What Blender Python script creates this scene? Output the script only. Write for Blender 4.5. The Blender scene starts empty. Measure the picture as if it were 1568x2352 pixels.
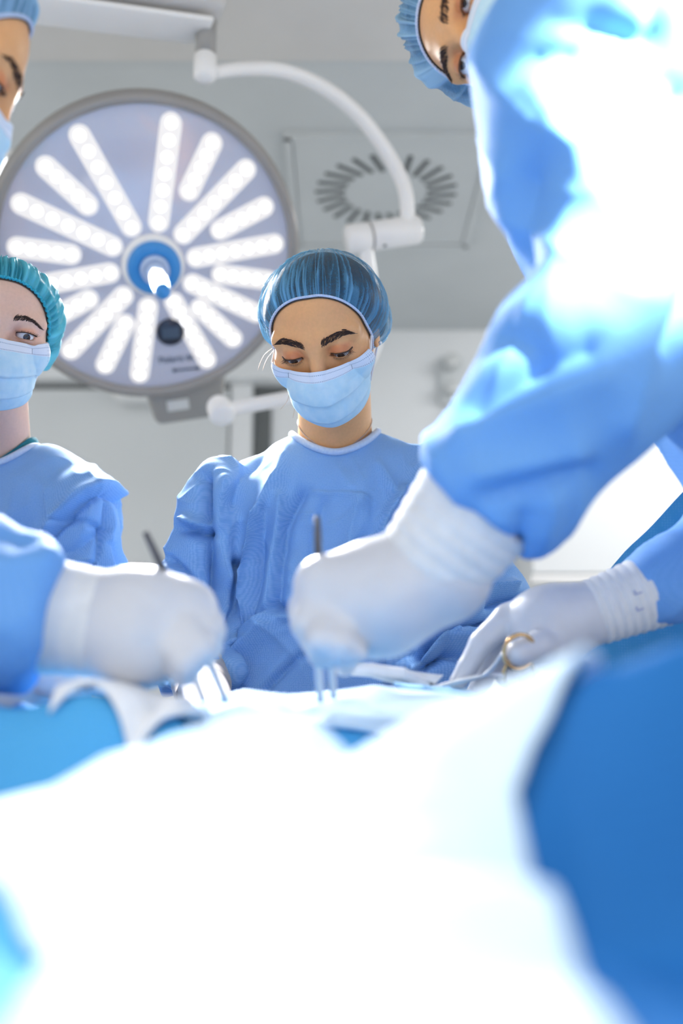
import bpy, bmesh, math, random
import numpy as np
from mathutils import Vector, Matrix, Euler

# ------------------------------------------------------------------ camera, world, lights, exposure
SC = bpy.context.scene
COL = SC.collection
TILT = math.radians(11.7)
CAM = np.array([0.0, 0.0, 1.05])
FPX = 35.0 / 36.0 * 2352

cd = bpy.data.cameras.new('camera')
cd.sensor_fit = 'VERTICAL'
cd.sensor_height = 36.0
cd.sensor_width = 24.0
cd.lens = 35.0
cd.clip_start = 0.02
cd.dof.use_dof = True
cd.dof.focus_distance = 1.30
cd.dof.aperture_fstop = 2.0
co = bpy.data.objects.new('camera', cd)
COL.objects.link(co)
co.location = CAM
co.rotation_euler = (math.radians(90) + TILT, 0, 0)
SC.camera = co

wd = bpy.data.worlds.new('world')
SC.world = wd
wd.use_nodes = True
wd.node_tree.nodes['Background'].inputs[0].default_value = (1.0, 0.99, 0.975, 1)
wd.node_tree.nodes['Background'].inputs[1].default_value = 1.3

SC.view_settings.view_transform = 'Standard'
SC.view_settings.look = 'None'
SC.view_settings.gamma = 1.0
SC.view_settings.use_curve_mapping = False
SC.view_settings.exposure = 0.0
SC.cycles.use_denoising = True


def at(px, py, d):
    """world point seen at photo pixel (px, py) at optical depth d (used only to measure the photograph)"""
    u = (px - 784.0) / FPX * d
    v = (1176.0 - py) / FPX * d
    c, s = math.cos(TILT), math.sin(TILT)
    return np.array([u, d * c - v * s, CAM[2] + d * s + v * c])


def spot(name, loc, target, watts, cone, blend, radius, color=(1, 1, 1)):
    l = bpy.data.lights.new(name, 'SPOT')
    l.energy = watts
    l.spot_size = math.radians(cone)
    l.spot_blend = blend
    l.shadow_soft_size = radius
    l.color = color
    o = bpy.data.objects.new(name, l)
    COL.objects.link(o)
    o.location = loc
    o.rotation_euler = (Vector(target) - Vector(loc)).to_track_quat('-Z', 'Y').to_euler()
    return o


def area(name, loc, target, watts, sx, sy, color=(1, 1, 1)):
    l = bpy.data.lights.new(name, 'AREA')
    l.shape = 'RECTANGLE'
    l.size, l.size_y = sx, sy
    l.energy = watts
    l.color = color
    o = bpy.data.objects.new(name, l)
    COL.objects.link(o)
    o.location = loc
    o.rotation_euler = (Vector(target) - Vector(loc)).to_track_quat('-Z', 'Y').to_euler()
    return o


LAMP_C = at(342, 586, 2.15)
FIELD = np.array([0.02, 0.72, 1.04])
# beam of the surgical lamp in view and of its twin above the camera, plus a fill light added for the right of the back wall
spot('surgical_lamp_beam', LAMP_C + (FIELD - LAMP_C) * 0.05, FIELD, 240, 46, 0.6, 0.16)
spot('overhead_lamp_beam', (-0.35, 0.05, 2.45), (-0.06, 0.42, 1.0), 60, 24, 0.6, 0.10)
spot('side_lamp_beam', (0.95, -0.75, 2.25), at(1440, 380, 0.74), 2000, 6.8, 0.2, 0.03)
area('back_wall_fill', (1.5, 3.0, 2.7), (1.6, 3.6, 0.0), 26, 1.2, 0.6)

# ------------------------------------------------------------------ helpers
rng = np.random.default_rng(7)


def unit(v):
    v = np.asarray(v, float)
    return v / np.linalg.norm(v)


def frame(z, up=(0, 0, 1)):
    """3x3 whose columns are x, y, z axes, z along the given vector"""
    z = unit(z)
    x = np.cross(up, z)
    if np.linalg.norm(x) < 1e-5:
        x = np.cross((0, 1, 0), z)
    x = unit(x)
    return np.stack([x, np.cross(z, x), z], 1)


def tag(o, label=None, cat=None, group=None, kind=None):
    for k, v in (('label', label), ('category', cat), ('group', group), ('kind', kind)):
        if v:
            o[k] = v
    return o


def empty(name, loc, label, cat, group=None):
    o = bpy.data.objects.new(name, None)
    COL.objects.link(o)
    o.location = loc
    o.empty_display_size = 0.05
    return tag(o, label, cat, group)


def world_off(parent):
    off = np.zeros(3)
    while parent is not None:
        off += np.array(parent.location)
        parent = parent.parent
    return off


def mk(name, V, F, mat, parent=None, origin=None, smooth=True, mats=None, midx=None, attr=None, uv=None):
    """one mesh object from world-space vertices"""
    V = np.asarray(V, float)
    if origin is None:
        origin = np.zeros(3) if parent is None else world_off(parent)
    origin = np.asarray(origin, float)
    me = bpy.data.meshes.new(name)
    if isinstance(F, np.ndarray):
        me.vertices.add(len(V))
        me.vertices.foreach_set('co', (V - origin).astype(np.float32).ravel())
        n, k = F.shape
        me.loops.add(n * k)
        me.loops.foreach_set('vertex_index', F.astype(np.int32).ravel())
        me.polygons.add(n)
        me.polygons.foreach_set('loop_start', np.arange(0, n * k, k, dtype=np.int32))
        me.update(calc_edges=True)
    else:
        me.from_pydata([tuple(p) for p in (V - origin)], [], [list(map(int, f)) for f in F])
    me.validate()
    if smooth:
        me.polygons.foreach_set('use_smooth', np.ones(len(me.polygons), bool))
    for m in (mats or [mat]):
        me.materials.append(m)
    if midx is not None:
        me.polygons.foreach_set('material_index', np.asarray(midx, np.int32))
    for k, a in (attr or {}).items():
        a = np.asarray(a, np.float32)
        if a.ndim == 1:
            at_ = me.attributes.new(k, 'FLOAT', 'POINT')
            at_.data.foreach_set('value', a)
        else:
            at_ = me.attributes.new(k, 'FLOAT_COLOR', 'POINT')
            c = np.ones((len(a), 4), np.float32)
            c[:, :3] = a
            at_.data.foreach_set('color', c.ravel())
    if uv is not None:
        li = np.zeros(len(me.loops), np.int32)
        me.loops.foreach_get('vertex_index', li)
        l = me.uv_layers.new(name='uv')
        l.data.foreach_set('uv', np.asarray(uv, np.float32)[li].ravel())
    o = bpy.data.objects.new(name, me)
    COL.objects.link(o)
    if parent is not None:
        o.parent = parent
    else:
        o.location = origin
    return o


def solid(o, t, off=0.0):
    m = o.modifiers.new('solidify', 'SOLIDIFY')
    m.thickness = t
    m.offset = off
    return o


def grid_faces(nu, nv, closed_u=False, base=0):
    F = []
    a = np.arange(nu if closed_u else nu - 1)
    b = np.arange(nv - 1)
    A, B = np.meshgrid(a, b, indexing='ij')
    A2 = (A + 1) % nu
    F = np.stack([A * nv + B, A2 * nv + B, A2 * nv + B + 1, A * nv + B + 1], -1).reshape(-1, 4)
    return F + base


def catmull(P, n):
    P = np.asarray(P, float)
    out = []
    m = len(P)
    for t in np.linspace(0, m - 1, n):
        i = min(int(t), m - 2)
        f = t - i
        p0, p1, p2, p3 = P[max(i - 1, 0)], P[i], P[i + 1], P[min(i + 2, m - 1)]
        out.append(0.5 * (2 * p1 + (p2 - p0) * f + (2 * p0 - 5 * p1 + 4 * p2 - p3) * f * f + (3 * p1 - p0 - 3 * p2 + p3) * f ** 3))
    return np.array(out)


def tube(P, r, seg=10, closed=False, flat=1.0, caps=True):
    """vertices and faces of a tube along points P, radius r (scalar or per point)"""
    P = np.asarray(P, float)
    n = len(P)
    r = np.broadcast_to(np.asarray(r, float), (n,))
    T = np.gradient(P, axis=0) if not closed else np.roll(P, -1, 0) - np.roll(P, 1, 0)
    T /= np.linalg.norm(T, axis=1)[:, None] + 1e-12
    ref = np.array([0, 0, 1.0]) if abs(T[0][2]) < 0.9 else np.array([1.0, 0, 0])
    N = []
    x = unit(np.cross(ref, T[0]))
    for i in range(n):
        x = x - T[i] * np.dot(x, T[i])
        x = unit(x)
        N.append(x)
    N = np.array(N)
    B = np.cross(T, N)
    a = np.linspace(0, 2 * np.pi, seg, endpoint=False)
    V = P[:, None] + r[:, None, None] * (np.cos(a)[None, :, None] * N[:, None] + flat * np.sin(a)[None, :, None] * B[:, None])
    V = V.reshape(-1, 3)
    F = []
    m = n if closed else n - 1
    for i in range(m):
        j = (i + 1) % n
        for k in range(seg):
            k2 = (k + 1) % seg
            F.append((i * seg + k, i * seg + k2, j * seg + k2, j * seg + k))
    if caps and not closed:
        F.append(tuple(range(seg - 1, -1, -1)))
        F.append(tuple((n - 1) * seg + k for k in range(seg)))
    return V, F


def join(parts):
    Vs, Fs, b = [], [], 0
    for V, F in parts:
        Vs.append(np.asarray(V, float))
        Fs += [tuple(int(i) + b for i in f) for f in F]
        b += len(V)
    return np.concatenate(Vs), Fs


def box(c, s, R=None, bev=0.0, seg=2):
    bm = bmesh.new()
    bmesh.ops.create_cube(bm, size=1.0)
    for v in bm.verts:
        v.co = Vector((v.co.x * s[0], v.co.y * s[1], v.co.z * s[2]))
    if bev:
        bmesh.ops.bevel(bm, geom=bm.edges[:], offset=bev, segments=seg, affect='EDGES', profile=0.5)
    bm.verts.index_update()
    V = np.array([v.co[:] for v in bm.verts])
    F = [tuple(v.index for v in f.verts) for f in bm.faces]
    bm.free()
    if R is not None:
        V = V @ np.asarray(R).T
    return V + np.asarray(c, float), F


def lathe(prof, seg=48):
    """surface of revolution about local z; prof = [(r, z)...]"""
    prof = np.asarray(prof, float)
    a = np.linspace(0, 2 * np.pi, seg, endpoint=False)
    V = np.stack([np.outer(np.cos(a), prof[:, 0]), np.outer(np.sin(a), prof[:, 0]), np.broadcast_to(prof[:, 1], (seg, len(prof)))], -1).reshape(-1, 3)
    F = [tuple(f) for f in grid_faces(seg, len(prof), True)]
    return V, F


def place(VF, R, c):
    V, F = VF
    return np.asarray(V) @ np.asarray(R).T + np.asarray(c), F


# ---- noise
def _hash(i, j, k):
    n = (i * 374761393 + j * 668265263 + k * 2147483647) & 0xffffffff
    n = ((n ^ (n >> 13)) * 1274126177) & 0xffffffff
    return ((n ^ (n >> 16)) & 0xffff) / 65535.0


def vnoise(P):
    P = np.asarray(P, float)
    I = np.floor(P).astype(np.int64)
    f = P - I
    f = f * f * (3 - 2 * f)
    r = 0
    for dx in (0, 1):
        for dy in (0, 1):
            for dz in (0, 1):
                w = (f[:, 0] if dx else 1 - f[:, 0]) * (f[:, 1] if dy else 1 - f[:, 1]) * (f[:, 2] if dz else 1 - f[:, 2])
                r = r + w * _hash(I[:, 0] + dx, I[:, 1] + dy, I[:, 2] + dz)
    return r


def ridged(P):
    return 1 - np.abs(2 * vnoise(P) - 1)


# ---- signed distance pieces
def sph(P, c, r):
    return np.linalg.norm(P - c, axis=1) - r


def ell(P, c, r, R=None):
    Q = P - c
    if R is not None:
        Q = Q @ R
    r = np.asarray(r, float)
    k0 = np.linalg.norm(Q / r, axis=1)
    k1 = np.linalg.norm(Q / (r * r), axis=1) + 1e-9
    return k0 * (k0 - 1) / k1


def cap(P, a, b, ra, rb=None):
    rb = ra if rb is None else rb
    a, b = np.asarray(a, float), np.asarray(b, float)
    ab = b - a
    t = np.clip(((P - a) @ ab) / (ab @ ab + 1e-12), 0, 1)
    return np.linalg.norm(P - a - t[:, None] * ab, axis=1) - (ra + (rb - ra) * t)


def smin(a, b, k):
    h = np.clip(0.5 + 0.5 * (b - a) / k, 0, 1)
    return b + (a - b) * h - k * h * (1 - h)


def smax(a, b, k):
    return -smin(-a, -b, k)


def chain(P, pts, rad, k=0.004):
    d = None
    for i in range(len(pts) - 1):
        e = cap(P, pts[i], pts[i + 1], rad[i], rad[i + 1])
        d = e if d is None else smin(d, e, k)
    return d


def sdf_mesh(f, lo, hi, h, smooth=1):
    """naive surface nets over a sparse block grid"""
    lo, hi = np.asarray(lo, float), np.asarray(hi, float)
    B = 8
    nb = np.ceil((hi - lo) / (h * B)).astype(int)
    bi = np.stack(np.meshgrid(*[np.arange(n) for n in nb], indexing='ij'), -1).reshape(-1, 3)
    d = f(lo + (bi * B + (B - 1) / 2) * h)
    act = np.abs(d) < B * h * 0.87 * 1.5 + 2 * h
    F = np.repeat(np.repeat(np.repeat(d.reshape(nb), B, 0), B, 1), B, 2).astype(np.float32)
    loc = np.stack(np.meshgrid(*[np.arange(B)] * 3, indexing='ij'), -1).reshape(-1, 3)
    ab = bi[act]
    for s in range(0, len(ab), 512):
        blk = ab[s:s + 512]
        idx = (blk[:, None] * B + loc[None]).reshape(-1, 3)
        F[idx[:, 0], idx[:, 1], idx[:, 2]] = f(lo + idx * h)
    S = F < 0
    n = np.array(F.shape) - 1
    cnt = np.zeros(n, np.int8)
    offs = [(i, j, k) for i in (0, 1) for j in (0, 1) for k in (0, 1)]
    for i, j, k in offs:
        cnt += S[i:i + n[0], j:j + n[1], k:k + n[2]]
    cells = np.argwhere((cnt > 0) & (cnt < 8))
    idm = np.full(n, -1, np.int64)
    idm[cells[:, 0], cells[:, 1], cells[:, 2]] = np.arange(len(cells))
    acc = np.zeros((len(cells), 3))
    num = np.zeros(len(cells))
    for a in offs:
        for ax in range(3):
            if a[ax]:
                continue
            b = list(a)
            b[ax] = 1
            ca, cb = cells + a, cells + b
            fa = F[ca[:, 0], ca[:, 1], ca[:, 2]]
            fb = F[cb[:, 0], cb[:, 1], cb[:, 2]]
            m = (fa < 0) != (fb < 0)
            t = np.where(m, fa / np.where(m, fa - fb, 1), 0)
            p = ca.astype(float)
            p[:, ax] += t
            acc += p * m[:, None]
            num += m
    V = lo + acc / num[:, None] * h
    Q = []
    for ax in range(3):
        sl0, sl1 = [slice(None)] * 3, [slice(None)] * 3
        sl0[ax], sl1[ax] = slice(0, -1), slice(1, None)
        e = np.argwhere(S[tuple(sl0)] != S[tuple(sl1)])
        o1, o2 = [(1, 2), (2, 0), (0, 1)][ax]
        ok = (e[:, o1] > 0) & (e[:, o2] > 0) & (e[:, o1] < n[o1]) & (e[:, o2] < n[o2])
        e = e[ok]
        flip = S[e[:, 0], e[:, 1], e[:, 2]]
        c = []
        for u, v in ((1, 1), (0, 1), (0, 0), (1, 0)):
            q = e.copy()
            q[:, o1] -= u
            q[:, o2] -= v
            c.append(idm[q[:, 0], q[:, 1], q[:, 2]])
        c = np.stack(c, 1)
        c[~flip] = c[~flip][:, ::-1]
        Q.append(c)
    Q = np.concatenate(Q)
    Q = Q[(Q >= 0).all(1)]
    for _ in range(smooth):
        sm = np.zeros_like(V)
        w = np.zeros(len(V))
        for i in range(4):
            a, b = Q[:, i], Q[:, (i + 1) % 4]
            np.add.at(sm, a, V[b])
            np.add.at(sm, b, V[a])
            np.add.at(w, a, 1)
            np.add.at(w, b, 1)
        V = 0.5 * V + 0.5 * sm / np.maximum(w, 1)[:, None]
    return V, Q


# ------------------------------------------------------------------ materials
def mat(name, color, rough=0.6, metal=0.0, emit=None, estr=0.0, spec=0.5, alpha=1.0, trans=0.0, sss=0.0, coat=0.0):
    m = bpy.data.materials.new(name)
    m.use_nodes = True
    b = m.node_tree.nodes['Principled BSDF']
    b.inputs['Base Color'].default_value = (*color, 1)
    b.inputs['Roughness'].default_value = rough
    b.inputs['Metallic'].default_value = metal
    b.inputs['Specular IOR Level'].default_value = spec
    b.inputs['Alpha'].default_value = alpha
    b.inputs['Transmission Weight'].default_value = trans
    b.inputs['Coat Weight'].default_value = coat
    if sss:
        b.inputs['Subsurface Weight'].default_value = sss
        b.inputs['Subsurface Radius'].default_value = (1.0, 0.35, 0.2)
        b.inputs['Subsurface Scale'].default_value = 0.006
    if emit:
        b.inputs['Emission Color'].default_value = (*emit, 1)
        b.inputs['Emission Strength'].default_value = estr
    return m


def nodes(m):
    t = m.node_tree
    return t.nodes, t.links, t.nodes['Principled BSDF']


def ramp(N, stops):
    r = N.new('ShaderNodeValToRGB')
    el = r.color_ramp.elements
    while len(el) < len(stops):
        el.new(0.5)
    for e, (p, c) in zip(el, stops):
        e.position = p
        e.color = (*c, 1) if len(c) == 3 else c
    return r


def speckle(m, c1, c2, scale=30, bump=0.05, detail=4):
    """soft colour variation and fine bump in object space"""
    N, L, b = nodes(m)
    tc = N.new('ShaderNodeTexCoord')
    n = N.new('ShaderNodeTexNoise')
    n.inputs['Scale'].default_value = scale
    n.inputs['Detail'].default_value = detail
    L.new(tc.outputs['Object'], n.inputs['Vector'])
    r = ramp(N, [(0.3, c1), (0.7, c2)])
    L.new(n.outputs['Fac'], r.inputs['Fac'])
    L.new(r.outputs['Color'], b.inputs['Base Color'])
    if bump:
        bp = N.new('ShaderNodeBump')
        bp.inputs['Strength'].default_value = bump
        bp.inputs['Distance'].default_value = 0.002
        L.new(n.outputs['Fac'], bp.inputs['Height'])
        L.new(bp.outputs['Normal'], b.inputs['Normal'])
    return m


def fabric(name, c1, c2, weave=430, wstr=0.35, rough=0.7, crease=True, crs=0.35, on_uv=False):
    """non-woven gown cloth: embossed dot pattern plus fine crumple"""
    m = mat(name, c1, rough, spec=0.25)
    N, L, b = nodes(m)
    tc = N.new('ShaderNodeTexCoord')
    v = N.new('ShaderNodeTexVoronoi')
    v.inputs['Scale'].default_value = weave
    v.inputs['Randomness'].default_value = 0.25
    if on_uv:
        um = N.new('ShaderNodeUVMap')
        um.uv_map = 'uv'
        v.voronoi_dimensions = '2D'
        L.new(um.outputs[0], v.inputs['Vector'])
    else:
        L.new(tc.outputs['Object'], v.inputs['Vector'])
    r = ramp(N, [(0.15, c2), (0.55, c1)])
    L.new(v.outputs['Distance'], r.inputs['Fac'])
    n = N.new('ShaderNodeTexNoise')
    n.inputs['Scale'].default_value = 9
    n.inputs['Detail'].default_value = 5
    L.new(tc.outputs['Object'], n.inputs['Vector'])
    mx = N.new('ShaderNodeMixRGB')
    mx.blend_type = 'MULTIPLY'
    mx.inputs[0].default_value = 0.25
    L.new(r.outputs['Color'], mx.inputs[1])
    rr = ramp(N, [(0.3, (0.75, 0.8, 0.9)), (0.7, (1, 1, 1))])
    L.new(n.outputs['Fac'], rr.inputs['Fac'])
    L.new(rr.outputs['Color'], mx.inputs[2])
    L.new(mx.outputs[0], b.inputs['Base Color'])
    b1 = N.new('ShaderNodeBump')
    b1.inputs['Strength'].default_value = wstr
    b1.inputs['Distance'].default_value = 0.0004
    b1.invert = True
    L.new(v.outputs['Distance'], b1.inputs['Height'])
    if crease:
        w = N.new('ShaderNodeTexNoise')
        w.noise_type = 'RIDGED_MULTIFRACTAL'
        w.inputs['Scale'].default_value = 14
        w.inputs['Detail'].default_value = 3
        w.inputs['Distortion'].default_value = 0.6
        L.new(tc.outputs['Object'], w.inputs['Vector'])
        b2 = N.new('ShaderNodeBump')
        b2.inputs['Strength'].default_value = crs
        b2.inputs['Distance'].default_value = 0.004
        L.new(w.outputs['Fac'], b2.inputs['Height'])
        L.new(b2.outputs['Normal'], b1.inputs['Normal'])
    L.new(b1.outputs['Normal'], b.inputs['Normal'])
    return m


def skin_mat(name, base):
    """skin: colour comes from a painted point attribute (lids, lips, hairline) times base"""
    m = mat(name, base, 0.42, spec=0.4, sss=0.12)
    N, L, b = nodes(m)
    a = N.new('ShaderNodeAttribute')
    a.attribute_name = 'tint'
    tc = N.new('ShaderNodeTexCoord')
    n = N.new('ShaderNodeTexNoise')
    n.inputs['Scale'].default_value = 260
    n.inputs['Detail'].default_value = 3
    L.new(tc.outputs['Object'], n.inputs['Vector'])
    r = ramp(N, [(0.3, tuple(0.93 * c for c in base)), (0.7, base)])
    L.new(n.outputs['Fac'], r.inputs['Fac'])
    mx = N.new('ShaderNodeMixRGB')
    mx.blend_type = 'MULTIPLY'
    mx.inputs[0].default_value = 1
    L.new(r.outputs['Color'], mx.inputs[1])
    L.new(a.outputs['Color'], mx.inputs[2])
    L.new(mx.outputs[0], b.inputs['Base Color'])
    bp = N.new('ShaderNodeBump')
    bp.inputs['Strength'].default_value = 0.12
    bp.inputs['Distance'].default_value = 0.0006
    L.new(n.outputs['Fac'], bp.inputs['Height'])
    L.new(bp.outputs['Normal'], b.inputs['Normal'])
    return m


def cap_mat(name, thin, fold, a_lo=0.45, a_hi=0.95):
    """see-through spun fibre cap: fibres let the hair show, folds are denser and paler"""
    m = bpy.data.materials.new(name)
    m.use_nodes = True
    N, L = m.node_tree.nodes, m.node_tree.links
    b = N['Principled BSDF']
    out = N['Material Output']
    b.inputs['Roughness'].default_value = 0.6
    b.inputs['Specular IOR Level'].default_value = 0.3
    tc = N.new('ShaderNodeTexCoord')
    n = N.new('ShaderNodeTexNoise')
    n.inputs['Scale'].default_value = 420
    n.inputs['Detail'].default_value = 4
    n.inputs['Roughness'].default_value = 0.7
    n.inputs['Distortion'].default_value = 2.5
    L.new(tc.outputs['Object'], n.inputs['Vector'])
    a = N.new('ShaderNodeAttribute')
    a.attribute_name = 'fold'
    mx = N.new('ShaderNodeMixRGB')
    mx.inputs[1].default_value = (*thin, 1)
    mx.inputs[2].default_value = (*fold, 1)
    L.new(a.outputs['Fac'], mx.inputs[0])
    L.new(mx.outputs[0], b.inputs['Base Color'])
    mr = N.new('ShaderNodeMapRange')
    mr.inputs['From Min'].default_value = 0.38
    mr.inputs['From Max'].default_value = 0.62
    mr.inputs['To Min'].default_value = a_lo - 0.25
    mr.inputs['To Max'].default_value = a_lo + 0.25
    L.new(n.outputs['Fac'], mr.inputs['Value'])
    mm = N.new('ShaderNodeMixRGB')
    mm.inputs[2].default_value = (a_hi, a_hi, a_hi, 1)
    L.new(a.outputs['Fac'], mm.inputs[0])
    L.new(mr.outputs[0], mm.inputs[1])
    tr = N.new('ShaderNodeBsdfTranslucent')
    L.new(mx.outputs[0], tr.inputs['Color'])
    ms = N.new('ShaderNodeMixShader')
    ms.inputs[0].default_value = 0.25
    L.new(b.outputs[0], ms.inputs[1])
    L.new(tr.outputs[0], ms.inputs[2])
    tp = N.new('ShaderNodeBsdfTransparent')
    m2 = N.new('ShaderNodeMixShader')
    L.new(mm.outputs[0], m2.inputs[0])
    L.new(tp.outputs[0], m2.inputs[1])
    L.new(ms.outputs[0], m2.inputs[2])
    L.new(m2.outputs[0], out.inputs['Surface'])
    return m


def mask_mat(name):
    """pleated mask: white top band with two dotted weld lines, dotted side welds, pale blue cloth (printed on uv)"""
    m = mat(name, (0.5, 0.76, 0.93), 0.75, spec=0.2)
    N, L, b = nodes(m)
    uv = N.new('ShaderNodeUVMap')
    uv.uv_map = 'uv'
    sx = N.new('ShaderNodeSeparateXYZ')
    L.new(uv.outputs[0], sx.inputs[0])

    def math_(op, a, c, clamp=False):
        x = N.new('ShaderNodeMath')
        x.operation = op
        x.use_clamp = clamp
        for i, q in enumerate((a, c)):
            if q is None:
                continue
            if isinstance(q, (int, float)):
                x.inputs[i].default_value = q
            else:
                L.new(q, x.inputs[i])
        return x.outputs[0]
    U, Vv = sx.outputs[0], sx.outputs[1]
    tc = N.new('ShaderNodeTexCoord')
    n = N.new('ShaderNodeTexNoise')
    n.inputs['Scale'].default_value = 70
    n.inputs['Detail'].default_value = 6
    L.new(tc.outputs['Object'], n.inputs['Vector'])
    r = ramp(N, [(0.3, (0.50, 0.75, 0.88)), (0.7, (0.64, 0.83, 0.92))])
    L.new(n.outputs['Fac'], r.inputs['Fac'])
    band = math_('LESS_THAN', Vv, 0.15)
    mx = N.new('ShaderNodeMixRGB')
    L.new(band, mx.inputs[0])
    L.new(r.outputs[0], mx.inputs[1])
    mx.inputs[2].default_value = (0.78, 0.84, 0.93, 1)
    dash = math_('GREATER_THAN', math_('SINE', math_('MULTIPLY', U, 520), None), -0.2)
    l1 = math_('LESS_THAN', math_('ABSOLUTE', math_('SUBTRACT', Vv, 0.062), None), 0.0065)
    l2 = math_('LESS_THAN', math_('ABSOLUTE', math_('SUBTRACT', Vv, 0.138), None), 0.0065)
    ln = math_('MULTIPLY', math_('ADD', l1, l2, True), dash)
    side = math_('GREATER_THAN', math_('ABSOLUTE', math_('SUBTRACT', U, 0.5), None), 0.455)
    dots = math_('MULTIPLY', math_('GREATER_THAN', math_('SINE', math_('MULTIPLY', U, 500), None), 0.1),
                 math_('GREATER_THAN', math_('SINE', math_('MULTIPLY', Vv, 210), None), 0.1))
    ln = math_('ADD', ln, math_('MULTIPLY', math_('MULTIPLY', side, dots), 0.45), True)
    mx2 = N.new('ShaderNodeMixRGB')
    L.new(math_('MULTIPLY', ln, 0.62), mx2.inputs[0])
    L.new(mx.outputs[0], mx2.inputs[1])
    mx2.inputs[2].default_value = (0.16, 0.27, 0.40, 1)
    L.new(mx2.outputs[0], b.inputs['Base Color'])
    bp = N.new('ShaderNodeBump')
    bp.inputs['Strength'].default_value = 0.3
    bp.inputs['Distance'].default_value = 0.0015
    L.new(n.outputs['Fac'], bp.inputs['Height'])
    L.new(bp.outputs['Normal'], b.inputs['Normal'])
    return m


def brushed_band(m, c1, c2, scale=3):
    return speckle(m, c1, c2, scale, 0.0)


M = {}
M['ceiling_near'] = speckle(mat('warm_white_plaster', (0.8,) * 3, 0.8), (0.60, 0.59, 0.575), (0.64, 0.63, 0.615), 4, 0.02)
M['ceiling'] = speckle(mat('cool_white_plaster', (0.7,) * 3, 0.8), (0.53, 0.56, 0.57), (0.57, 0.60, 0.61), 3, 0.02)
M['wall'] = speckle(mat('white_wall_paint', (0.8,) * 3, 0.55), (0.70, 0.72, 0.73), (0.74, 0.76, 0.77), 2, 0.01)
M['door'] = speckle(mat('pale_door_laminate', (0.7,) * 3, 0.35), (0.58, 0.61, 0.62), (0.62, 0.65, 0.66), 2, 0.0)
M['floor'] = speckle(mat('pale_vinyl', (0.6,) * 3, 0.4), (0.55, 0.58, 0.6), (0.62, 0.65, 0.67), 40, 0.02)
M['gap_and_rail_shade'] = mat('dark_gap_and_rail_shade', (0.12, 0.13, 0.13), 0.7)  # for the gap, the painted rail shadow and a screw
M['slot'] = mat('dark_slot', (0.08, 0.09, 0.09), 0.8)
M['white_metal'] = speckle(mat('white_lacquered_metal', (0.8,) * 3, 0.35, coat=0.3), (0.80, 0.79, 0.78), (0.84, 0.83, 0.82), 6, 0.0)
M['grey_metal'] = speckle(mat('warm_grey_lacquer', (0.4,) * 3, 0.35, coat=0.2), (0.27, 0.27, 0.26), (0.32, 0.31, 0.30), 6, 0.0)
M['arm_grey'] = speckle(mat('pale_grey_lacquer', (0.5,) * 3, 0.4, coat=0.2), (0.50, 0.49, 0.48), (0.55, 0.54, 0.53), 6, 0.0)
M['rim'] = speckle(mat('grey_rim_lacquer', (0.4,) * 3, 0.3, coat=0.3), (0.25, 0.24, 0.23), (0.30, 0.285, 0.27), 4, 0.0)
M['plate'] = speckle(mat('lavender_lens_plate', (0.5, 0.52, 0.63), 0.25, coat=0.6), (0.46, 0.48, 0.60), (0.52, 0.54, 0.65), 5, 0.0)
M['bar'] = mat('lit_light_bar', (0.25, 0.25, 0.25), 0.4, emit=(1.0, 0.97, 0.965), estr=0.68)
M['led'] = mat('lit_led_lens', (1, 1, 1), 0.2, emit=(1.0, 0.99, 1.0), estr=1.3)
M['blue_plastic'] = speckle(mat('blue_plastic', (0.03, 0.25, 0.62), 0.4), (0.025, 0.22, 0.58), (0.04, 0.27, 0.66), 20, 0.0)
M['pale_handle'] = speckle(mat('pale_blue_plastic', (0.5, 0.62, 0.82), 0.3), (0.46, 0.58, 0.80), (0.56, 0.66, 0.84), 20, 0.0)
M['black_plastic'] = speckle(mat('dark_blue_black_plastic', (0.01, 0.016, 0.035), 0.3), (0.008, 0.013, 0.03), (0.014, 0.022, 0.05), 12, 0.0)
M['ink'] = mat('dark_print', (0.05, 0.08, 0.13), 0.6)
M['mark'] = mat('faded_print', (0.42, 0.45, 0.62), 0.7)
M['label'] = mat('pale_label', (0.6, 0.62, 0.62), 0.5)
M['panel_light'] = mat('lit_diffuser', (0.9,) * 3, 0.5, emit=(1, 1, 1), estr=3.0)
M['gown'] = fabric('blue_gown_cloth', (0.21, 0.41, 0.74), (0.31, 0.52, 0.82), crease=False, on_uv=True)
M['gown_near'] = fabric('bright_blue_gown_cloth', (0.15, 0.37, 0.76), (0.19, 0.42, 0.82), wstr=0.1, crease=False)
M['binding'] = speckle(mat('pale_blue_binding', (0.6, 0.7, 0.86), 0.8), (0.55, 0.66, 0.84), (0.66, 0.76, 0.9), 300, 0.3)
M['scrub'] = speckle(mat('teal_scrub_cloth', (0.0, 0.16, 0.21), 0.8), (0.0, 0.14, 0.19), (0.01, 0.20, 0.26), 60, 0.2)
M['mask'] = mask_mat('mask_cloth')
M['loop'] = mat('white_elastic', (0.8, 0.82, 0.86), 0.8)
M['wire'] = mat('grey_crease', (0.35, 0.4, 0.48), 0.6)
M['cap'] = cap_mat('blue_cap_fibre', (0.05, 0.22, 0.38), (0.20, 0.52, 0.80), 0.27, 0.85)
M['cap_pale'] = cap_mat('pale_blue_cap_fibre', (0.16, 0.42, 0.70), (0.45, 0.72, 0.93), 0.55, 0.95)
M['cap_teal'] = cap_mat('teal_cap_fibre', (0.01, 0.36, 0.50), (0.14, 0.62, 0.76), 0.72, 0.97)
M['elastic'] = speckle(mat('cap_elastic', (0.5, 0.62, 0.85), 0.8), (0.45, 0.58, 0.84), (0.72, 0.80, 0.92), 500, 0.4)
M['elastic_teal'] = speckle(mat('teal_cap_elastic', (0.02, 0.42, 0.6), 0.8), (0.0, 0.33, 0.48), (0.06, 0.52, 0.68), 400, 0.4)
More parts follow.
